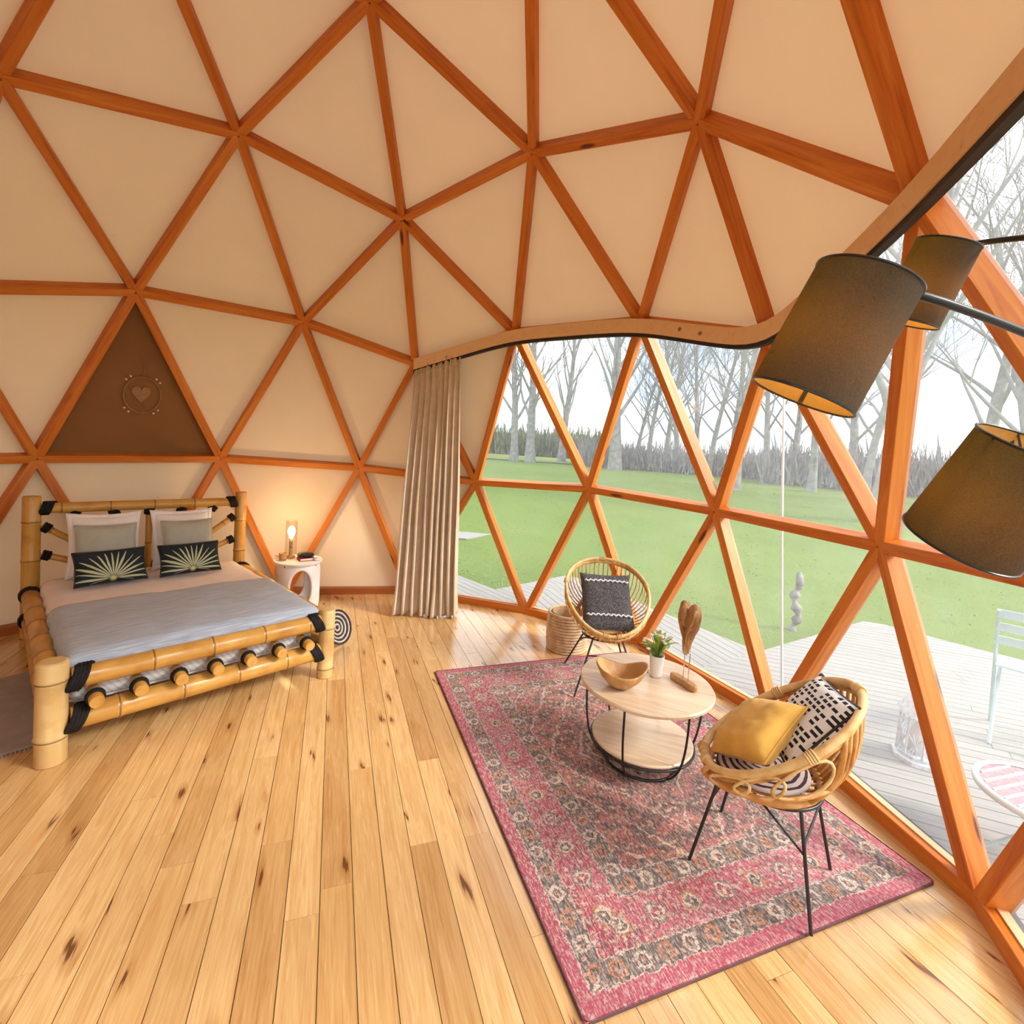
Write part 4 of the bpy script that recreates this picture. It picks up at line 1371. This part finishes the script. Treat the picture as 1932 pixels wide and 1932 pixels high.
o = thing('shell', 'small pale shell at the rim of the stool beside the amber cup', 'shell', (SX - 0.235, SY + 0.045, Z0))
MB().tube([(0.03 * math.cos(i * .5) * (1 - i / 16), 0.03 * math.sin(i * .5) * (1 - i / 16), 0.018 + i * 0.0024) for i in range(15)], [0.017 * (1 - i / 17) for i in range(15)], 8).build('whorl', 'white_ceramic', o, True)
MB().lathe([(0.008, 0.001), (0.02, 0.008), (0.008, 0.02)], 10, c=(0.026, 0, 0)).build('lip', 'bead', o, True)

# ornament on the brown panel
H3 = [HUB[i] for i in brown]
pn = (H3[1] - H3[0]).cross(H3[2] - H3[0]).normalized()
if pn.dot(CEN - H3[0]) < 0: pn = -pn
# point of the panel plane (skin) at the ornament
d = (Vector((-1.785, 3.064, 2.439)) - CAM).normalized()
pp0 = outward(H3[0], SKIN)
pn2 = (outward(H3[1], SKIN) - pp0).cross(outward(H3[2], SKIN) - pp0).normalized()
if pn2.dot(CEN - pp0) < 0: pn2 = -pn2
tt = (pp0 - CAM).dot(pn2) / d.dot(pn2)
oc = CAM + d * tt + pn2 * 0.012
xx = Vector((0, 0, 1)).cross(pn2).normalized(); yy = pn2.cross(xx)
o = thing('heart_ornament', 'thin brass wreath with small beads and a heart hanging on the brown panel', 'ornament')
o.matrix_basis = Matrix(((xx.x, yy.x, pn2.x, oc.x), (xx.y, yy.y, pn2.y, oc.y), (xx.z, yy.z, pn2.z, oc.z), (0, 0, 0, 1)))
MB().tube([(0.165 * math.cos(a), 0.20 * math.sin(a), 0.0) for a in [i * 2 * PI / 40 for i in range(40)]], 0.008, 6, closed=True).build('wreath_ring', 'copper_dull', o, True)
mb = MB(); hp = []
for i in range(40):
    a = 2 * PI * i / 40
    hp.append((0.0052 * 16 * math.sin(a) ** 3 - 0.01, 0.0066 * (13 * math.cos(a) - 5 * math.cos(2 * a) - 2 * math.cos(3 * a) - math.cos(4 * a)) + 0.015))
mb.prism(hp, -0.006, 0.006).build('heart', 'copper_dull', o)
for k, a in enumerate((42, 55, 124, 138, 222, 236, 304, 318)):
    MB().lathe([(0.002, -0.010), (0.009, -0.006), (0.012, 0.0), (0.009, 0.006), (0.002, 0.010)], 10, c=(0.20 * math.cos(R(a)), 0.235 * math.sin(R(a)), 0.004)).build('bead', 'bead', o, True)
MB().tube([(0, 0.20, 0), (0.004, 0.30, 0.0), (0, 0.40, 0)], 0.003, 4).build('hanging_string', 'copper_dull', o)

# ------------------------------------------------------------------ persian rug
ru = thing('persian_rug', 'large worn pink and red patterned rug under the seating group', 'rug', (2.3975, -0.0745, 0.0), R(3.85))
mb = MB(); rbox(-1.04, 1.04, -1.45, 1.45, 0.002, 0.012, 0.02, 4)
rbox(-1.04, 1.04, -1.45, 1.45, 0.003, 0.013, 0.012, 4).build('pile', 'persian_rug', ru)
mb = MB(); mb.tube([(-1.04, -1.43, 0.007), (-1.02, -1.45, 0.007), (1.02, -1.45, 0.007), (1.04, -1.43, 0.007), (1.04, 1.43, 0.007), (1.02, 1.45, 0.007), (-1.02, 1.45, 0.007), (-1.04, 1.43, 0.007)], 0.006, 6, closed=True)
mb.build('binding', 'rug_edge', ru)
RT = 0.0135

# ------------------------------------------------------------------ coffee table
tb = thing('coffee_table', 'round two-tier coffee table with pale wooden tops and a black wire frame', 'table', (2.515, -0.22, RT), R(-40))
MB().lathe([(0.0, 0.522), (0.435, 0.522), (0.452, 0.532), (0.455, 0.548), (0.448, 0.558), (0.0, 0.558)], 64, capb=False, capt=False).build('table_top', 'pale_oak', tb)
MB().lathe([(0.0, 0.143), (0.336, 0.143), (0.346, 0.152), (0.346, 0.160), (0.340, 0.166), (0.0, 0.166)], 56, capb=False, capt=False).build('lower_shelf', 'pale_oak', tb)
def hoop(r, z, n=56): return [(r * math.cos(2 * PI * i / n), r * math.sin(2 * PI * i / n), z) for i in range(n)]
MB().tube(hoop(0.255, 0.010), 0.009, 8, closed=True).build('floor_ring', 'black_metal', tb, True)
MB().tube(hoop(0.352, 0.140), 0.008, 8, closed=True).build('shelf_ring', 'black_metal', tb, True)
MB().tube(hoop(0.405, 0.514), 0.008, 8, closed=True).build('top_ring', 'black_metal', tb, True)
for k in range(6):
    a = 2 * PI * k / 6 + 0.35
    pr = [(0.405, 0.514), (0.402, 0.40), (0.392, 0.28), (0.368, 0.165), (0.33, 0.085), (0.285, 0.03), (0.255, 0.010)]
    MB().tube(catmull([(r * math.cos(a), r * math.sin(a), z) for r, z in pr], 4), 0.0075, 8).build('frame_rod', 'black_metal', tb, True)
TZ = RT + 0.5585
bw = thing('carved_bowl', 'carved wooden bowl with uneven rim standing on the coffee table', 'bowl', (2.285, -0.268, TZ), R(-25))
def bowl():
    mb = MB(); n = 44
    prof = [(0.0, 0.012, 0), (0.055, 0.004, 0), (0.085, 0.018, 0), (0.125, 0.055, 0), (0.150, 0.105, 1), (0.148, 0.118, 1), (0.138, 0.110, 1), (0.112, 0.065, 0), (0.075, 0.036, 0), (0.0, 0.030, 0)]
    vs = []; fs = []
    for r, z, e in prof:
        for i in range(n):
            a = 2 * PI * i / n
            k = 1 + 0.16 * math.cos(a) ** 2 * (r / 0.15) + 0.03 * math.sin(3 * a + 1)
            dz = (0.028 * math.cos(2 * a) + 0.010 * math.sin(3 * a + .5)) * (r / 0.15) ** 2
            vs.append((r * k * math.cos(a), r * (0.92 + 0.03 * math.sin(2 * a)) * math.sin(a), max(0.002, z * 1.15 + dz)))
    for j in range(len(prof) - 1):
        for i in range(n):
            fs.append((j * n + i, j * n + (i + 1) % n, (j + 1) * n + (i + 1) % n, (j + 1) * n + i))
    return mb.add(vs, fs)
bowl().build('bowl_body', 'bowl_wood', bw, True)
for k, (a, dz) in enumerate(((-0.25, 0.128), (-0.05, 0.130), (0.12, 0.128))):
    MB().box((0.168 * math.cos(a), 0.138 * math.sin(a), dz + 0.008), (0.022, 0.008, 0.006), Matrix.Rotation(a, 3, 'Z')).build('burn_mark', 'black_leather', bw)
pt = thing('potted_plant', 'small green flowering plant in a white pot on the coffee table', 'plant', (2.62, -0.175, TZ))
MB().lathe([(0.040, 0.001), (0.042, 0.02), (0.050, 0.12), (0.053, 0.155), (0.047, 0.155), (0.044, 0.12), (0.0, 0.118)], 28, capt=False).build('pot', 'white_ceramic', pt, True)
MB().lathe([(0.045, 0.120), (0.045, 0.135), (0.0, 0.14)], 20, capt=False).build('soil', 'subfloor', pt)
lfm = []
for mat in ('leaf_green', 'leaf_lime'):
    mb = MB()
    mb.grid(lambda u, w: (w * 0.13, (u - .5) * 0.034 * math.sin(PI * min(1, w * 0.93 + 0.05)) ** 0.8, 0.02 * math.sin(w * 2.6) + 0.008 * abs(u - .5)), 2, 6)
    lfm.append(mb.mesh('leaf', mat, True))
rg = random.Random(4)
for k in range(34):
    a = rg.uniform(0, 2 * PI); el = rg.uniform(15, 82)
    s = rg.uniform(0.65, 1.15)
    o = link('leaf', lfm[0 if rg.random() < .6 else 1], pt)
    o.matrix_basis = Matrix.Translation((0.012 * math.cos(a), 0.012 * math.sin(a), 0.135 + rg.uniform(0, 0.075))) @ Matrix.Rotation(a, 4, 'Z') @ Matrix.Rotation(-R(el), 4, 'Y') @ Matrix.Scale(s, 4)
fm = MB().lathe([(0.001, -0.004), (0.014, 0.0), (0.016, 0.006), (0.008, 0.010), (0.001, 0.008)], 7).mesh('flower', 'flower_white', True)
for k in range(14):
    a = rg.uniform(0, 2 * PI); r = rg.uniform(0.03, 0.115); z = rg.uniform(0.19, 0.33)
    stem = MB().tube([(0.01 * math.cos(a), 0.01 * math.sin(a), 0.13), (r * .6 * math.cos(a), r * .6 * math.sin(a), z * .8), (r * math.cos(a), r * math.sin(a), z)], 0.0025, 4).build('stem', 'leaf_green', pt)
    o = link('flower', fm, stem); o.location = (r * math.cos(a), r * math.sin(a), z)
sc = thing('heart_sculpture', 'driftwood heart sculpture on two thin rods and a wooden foot', 'sculpture', (2.748, -0.325, TZ), R(-82))
base = [(-0.115, -0.026), (-0.06, -0.034), (0.02, -0.028), (0.09, -0.036), (0.118, -0.015), (0.112, 0.018), (0.06, 0.033), (-0.02, 0.028), (-0.09, 0.034), (-0.12, 0.01)]
MB().prism(base, 0.001, 0.042).build('foot', 'bowl_wood', sc, bevel=0.008)
for x in (-0.012, 0.035): MB().tube([(x, 0, 0.04), (x, 0, 0.235)], 0.0035, 6).build('rod', 'chrome', sc)
def heart():
    mb = MB(); n = 40; out = []
    for i in range(n):
        a = 2 * PI * i / n
        hx = 16 * math.sin(a) ** 3; hy = 13 * math.cos(a) - 5 * math.cos(2 * a) - 2 * math.cos(3 * a) - math.cos(4 * a)
        out.append((hx / 16 * 0.088 * (1 + .06 * math.sin(a * 5)), 0.405 + (hy + 2.5) / 14.5 * 0.185 * (1 + .04 * math.cos(a * 4))))
    cx, cz = 0.0, 0.40
    vs = []; fs = []
    rings = [(1.0, 0.0), (0.97, 0.020), (0.80, 0.034), (0.45, 0.042), (0.15, 0.044)]
    for s in (1, -1):
        for k, th in rings:
            for x, z in out: vs.append((cx + (x - cx) * k, s * th * (1 + 0.2 * math.sin(x * 60 + z * 40)), cz + (z - cz) * k))
    m = len(rings)
    for s in (0, 1):
        o = s * m * n
        for j in range(m - 1):
            for i in range(n):
                f = (o + j * n + i, o + j * n + (i + 1) % n, o + (j + 1) * n + (i + 1) % n, o + (j + 1) * n + i)
                fs.append(f if s == 0 else f[::-1])
        f = tuple(o + (m - 1) * n + i for i in range(n)); fs.append(f if s == 0 else f[::-1])
    return mb.add(vs, fs)
heart().build('heart', 'driftwood', sc, True)

# ------------------------------------------------------------------ rattan armchairs
def armchair(label, loc, rz, loops, rb, F, K, hw, base, lega=0.0, legr=0.37):
    ch = thing('rattan_armchair', label, 'armchair', loc, rz)
    zs = 0.50
    Fb, Kb, wb = Vector(base[0]), Vector(base[1]), base[2]
    mb_ = (Fb + Kb) / 2
    def basep(a): return mb_ + (Fb - mb_) * math.cos(a) + Vector((0, wb * math.sin(a), 0))
    def ringp(a): return Vector((rb * math.cos(a), rb * math.sin(a), base[3]))
    F = Vector(F); K = Vector(K); mid = (F + K) / 2
    def rimp(a):
        p = mid + (F - mid) * math.cos(a) + Vector((0, hw * math.sin(a), 0))
        p.z += (-0.015 if loops else 0.05) * math.sin(a) ** 2
        return p
    def surf(a, t):
        p = basep(a).lerp(rimp(a), t)
        n = Vector((math.cos(a), math.sin(a), -0.35)).normalized()
        return p + n * (0.055 * math.sin(PI * t))
    N = 48
    ang = [2 * PI * i / N for i in range(N)]
    MB().tube([rimp(a) for a in ang], 0.021 if loops else 0.014, 10, closed=True).build('rim', 'rattan_pale', ch, True)
    MB().tube([rimp(a) + Vector((0.0, 0, -0.034)) for a in ang], 0.011, 8, closed=True).build('under_rim', 'rattan', ch, True)
    MB().tube([basep(a) for a in ang], 0.018, 10, closed=True).build('seat_hoop', 'rattan', ch, True)
    MB().tube([ringp(a) for a in ang], 0.010, 8, closed=True).build('metal_ring', 'black_metal', ch, True)
    def wrap(a, r=0.024 if loops else 0.017):
        d = (rimp(a + .05) - rimp(a - .05)).normalized(); c = rimp(a); x = d.orthogonal().normalized(); y = d.cross(x)
        mb = MB()
        for q in range(4):
            mb.tube([c + d * (q - 1.5) * 0.012 + (x * math.cos(t) + y * math.sin(t)) * r for t in [i * 2 * PI / 10 for i in range(10)]], 0.006, 5, closed=True)
        mb.build('rim_binding', 'rattan_pale', ch, True)
    for a in (0.15, -0.15, 1.75, -1.75, 3.14): wrap(a)
    if not loops:
        n = 54
        for k in range(n):
            a = 2 * PI * (k + .5) / n
            MB().tube([surf(a, t / 5) for t in range(6)], 0.0062, 6).build('spoke', 'rattan_pale' if k % 2 else 'rattan', ch, True)
        MB().tube([surf(a, 0.93) for a in ang], 0.007, 6, closed=True).build('middle_hoop', 'rattan_pale', ch, True)
    else:
        for k in range(13):
            a = PI - 0.82 + 1.64 * k / 12
            MB().tube([surf(a, t / 5) for t in range(6)], 0.012, 6).build('spoke', 'rattan', ch, True)
        for s in (-1, 1):
            for a in (0.35, 2.22):
                MB().tube([surf(s * a, t / 5) for t in range(6)], 0.015, 8).build('side_post', 'rattan', ch, True)
            MB().tube([surf(s * (0.3 + 1.92 * i / 14), 0.34) for i in range(15)], 0.012, 8).build('side_rail', 'rattan', ch, True)
            for a0, wd in ((0.82, 0.30), (1.22, 0.30), (1.74, 0.36)):
                MB().tube([surf(s * (a0 + wd * math.cos(t)), 0.63 + 0.28 * math.sin(t)) for t in [i * 2 * PI / 20 for i in range(20)]], 0.008, 6, closed=True).build('rattan_loop', 'rattan_pale', ch, True)
    # seat webbing
    mb = MB()
    for k in range(9):
        q = math.asin(-0.8 + k * 0.2); e0 = basep(q); e1 = basep(PI - q)
        mb = MB(); mb.tube([e0, (e0 + e1) / 2 + Vector((0.01, 0, -0.03)), e1], 0.010, 6, flat=0.7).build('seat_strap', 'rattan', ch, True)
    # legs
    ft = []
    for a in (0.72 + lega, -0.72 + lega, PI - 0.72 + lega, -PI + 0.72 + lega):
        p = ringp(a); q = Vector((legr * math.cos(a), legr * math.sin(a), 0.006))
        ft.append((p, q))
        MB().tube([p, q], 0.0085, 8).build('leg', 'black_metal', ch)
    for i, j in ((0, 1), (2, 3)):
        a = ft[i][0].lerp(ft[i][1], 0.3); b = ft[j][0].lerp(ft[j][1], 0.3)
        MB().tube([a, b], 0.006, 6).build('brace', 'black_metal', ch)
    for i, j in ((0, 2), (1, 3)):
        MB().tube([ft[i][0].lerp(ft[j][0], 0.35), ft[j][0].lerp(ft[j][1], 0.38)], 0.006, 6).build('brace', 'black_metal', ch)
    # round seat pad
    up = (Kb - Fb).cross(Vector((0, 1, 0))).normalized()
    if up.z < 0: up = -up
    ex = (Fb - mb_).normalized()
    M = Matrix(((ex.x, 0, up.x, mb_.x), (ex.y, 1, up.y, mb_.y), (ex.z, 0, up.z, mb_.z), (0, 0, 0, 1)))
    pr = wb * 0.86
    MB().lathe([(0.0, 0.004), (pr * .9, 0.004), (pr, 0.018), (pr * .97, 0.034), (pr * .7, 0.042), (0.0, 0.044)], 40, capb=False, capt=False).build('seat_pad', 'swirl_print' if loops else 'rattan_pale', ch, True, M)
    return ch
C1 = Vector((2.755, 0.87, RT)); A1 = R(-106)
armchair('round rattan armchair with fine spokes holding a grey cushion, by the glazing', C1, A1, False, 0.20, (0.345, 0, 0.555), (-0.36, 0, 1.075), 0.385, ((0.215, 0, 0.475), (-0.245, 0, 0.755), 0.255, 0.455), 0.0, 0.45)
C2 = Vector((2.67, -1.16, RT)); A2 = R(147)
armchair('rattan tub armchair with looped sides on black wire legs, holding a yellow cushion', C2, A2, True, 0.245, (0.315, 0, 0.530), (-0.37, 0, 1.03), 0.325, ((0.285, 0, 0.495), (-0.235, 0, 0.535), 0.255, 0.495), -0.44, 0.375)
def in_chair(C, A, name, label, loc, rot):
    o = thing(name, label, 'cushion')
    o.matrix_basis = Matrix.Translation(C) @ Matrix.Rotation(A, 4, 'Z') @ Matrix.Translation(loc) @ rot
    return o
# local +x is the front of a chair: turn cushions to face it
FACE = RZ(90)
o = in_chair(C1, A1, 'grey_cushion', 'charcoal grey woven cushion with two wavy white stripes', (0.0, 0.0, 0.755), FACE @ RX(46))
link('cushion_body', pillow_mesh(0.48, 0.58, 0.15, 'grey_knit', seed=3), o)
for y in (0.175, -0.165):
    MB().tube([(-0.205 + i * 0.0137, y + 0.009 * math.sin(i * 1.9), 0.062 + 0.012 * (1 - ((i - 15) / 15) ** 2)) for i in range(31)], 0.008, 6).build('fringe_stripe', 'stripe_white', o, True)
o = in_chair(C2, A2, 'dash_cushion', 'white cushion with black dashed print leaning in the tub armchair', (-0.16, -0.03, 0.82), FACE @ RX(50) @ RZ(6))
link('cushion_body', pillow_mesh(0.45, 0.45, 0.12, 'dash_print', seed=6), o)
MB().tube([(0.225 * sx * (1 - 0.06 * (1 - sy * sy)), 0.225 * sy * (1 - 0.06 * (1 - sx * sx)), 0) for sx, sy in [(-1 + i / 8, -1) for i in range(17)] + [(1, -1 + i / 8) for i in range(17)] + [(1 - i / 8, 1) for i in range(17)] + [(-1, 1 - i / 8) for i in range(17)]], 0.007, 6, closed=True).build('piping', 'black_leather', o, True)
o = in_chair(C2, A2, 'yellow_cushion', 'mustard yellow velvet cushion resting in the tub armchair', (0.07, 0.0, 0.725), FACE @ RX(40) @ RZ(40))
link('cushion_body', pillow_mesh(0.40, 0.40, 0.19, 'yellow_velvet', seed=9, wr=0.012), o)
MB().tube([(0.20 * sx * (1 - 0.06 * (1 - sy * sy)), 0.20 * sy * (1 - 0.06 * (1 - sx * sx)), 0) for sx, sy in [(-1 + i / 8, -1) for i in range(17)] + [(1, -1 + i / 8) for i in range(17)] + [(1 - i / 8, 1) for i in range(17)] + [(-1, 1 - i / 8) for i in range(17)]], 0.006, 6, closed=True).build('piping', 'yellow_velvet', o, True)

# woven basket behind the chair
o = thing('woven_basket', 'tall tan woven basket standing behind the round armchair', 'basket', (2.735, 1.66, RT if False else 0.0))
for k in range(13):
    z = 0.016 + k * 0.031; r = 0.205 + 0.010 * math.sin(PI * k / 13)
    MB().tube(hoop(r, z, 36), 0.0185, 6, closed=True).build('coil', 'basket_weave', o, True)
MB().lathe([(0.18, 0.002), (0.18, 0.012)], 32).build('base', 'basket_weave', o)
MB().lathe([(0.17, 0.01), (0.20, 0.20), (0.175, 0.40)], 32, capt=False).build('lining', 'basket_weave', o, True)

# ------------------------------------------------------------------ floor lamp with several shades
ST = Vector((2.64, -2.33, 0))
fl = thing('branched_floor_lamp', 'tall black floor lamp with several dark olive drum shades on long arms', 'lamp', ST)
MB().lathe([(0.16, 0.001), (0.165, 0.012), (0.15, 0.026), (0.02, 0.034), (0.016, 0.08)], 36).build('base', 'lamp_black', fl, True)
MB().tube([(0, 0, 0.03), (0, 0, 1.5), (0, 0, 2.9)], 0.013, 10).build('pole', 'lamp_black', fl, True)
def shade(top, bot, r0, r1, att, start, energy):
    top = Vector(top) - ST; bot = Vector(bot) - ST; att = Vector(att) - ST; start = Vector(start)
    ax = (top - bot); L = ax.length
    M = zframe(bot, top)
    s = MB().lathe([(r1, 0), (r0, L)], 56, capb=False, capt=False).build('lamp_shade', 'lampshade_linen', fl, True, M)
    MB().lathe([(r0 - 0.003, L - 0.001), (r1 - 0.003, 0.001)], 56, capb=False, capt=False).build('lining', 'shade_lining', s, True)
    MB().tube(hoop(r0, L, 56), 0.0035, 6, closed=True).build('rim_wire', 'lamp_black', s)
    MB().tube(hoop(r1, 0, 56), 0.0035, 6, closed=True).build('rim_wire', 'lamp_black', s)
    for k in range(3):
        a = 2 * PI * k / 3
        MB().tube([(0, 0, L - 0.05), (r0 * math.cos(a), r0 * math.sin(a), L - 0.004)], 0.003, 5).build('spider_wire', 'lamp_black', s)
    MB().lathe([(0.018, L - 0.12), (0.018, L - 0.03)], 14).build('socket', 'lamp_black', s)
    MB().lathe([(0.012, L - 0.12), (0.022, L - 0.15), (0.030, L - 0.185), (0.022, L - 0.215), (0.002, L - 0.225)], 16).build('bulb', 'bulb_glow', s, True)
    MB().box((r0 - 0.001, 0, L / 2), (0.003, 0.012, L * 0.98)).build('seam', 'lampshade_linen', s)
    cen = M @ Vector((0, 0, L - 0.03))
    MB().tube(catmull([start, start.lerp(att, 0.55) + Vector((0, 0, 0.01)), att, cen], 6), 0.011, 8).build('arm', 'lamp_black', fl, True)
    MB().lathe([(0.02, -0.025), (0.022, 0), (0.02, 0.025)], 14, c=tuple(start)).build('arm_joint', 'lamp_black', fl, True)
    d = bpy.data.lights.new('shade_light', 'POINT'); d.energy = energy; d.color = (1.0, 0.70, 0.34); d.shadow_soft_size = 0.03
    o = link('shade_light', d, s); o.location = (0, 0, L * 0.40)
shade((1.784, -2.154, 2.63), (1.692, -2.072, 2.325), 0.125, 0.132, (1.894, -2.221, 2.581), (0, 0, 2.414), 2.2)
shade((2.668, -1.756, 3.027), (2.637, -1.658, 2.745), 0.106, 0.106, (2.763, -1.806, 3.029), (0, 0, 2.84), 1.5)
shade((2.114, -2.362, 2.221), (2.105, -2.227, 1.963), 0.125, 0.133, (2.27, -2.37, 2.23), (0, 0, 2.10), 1.1)
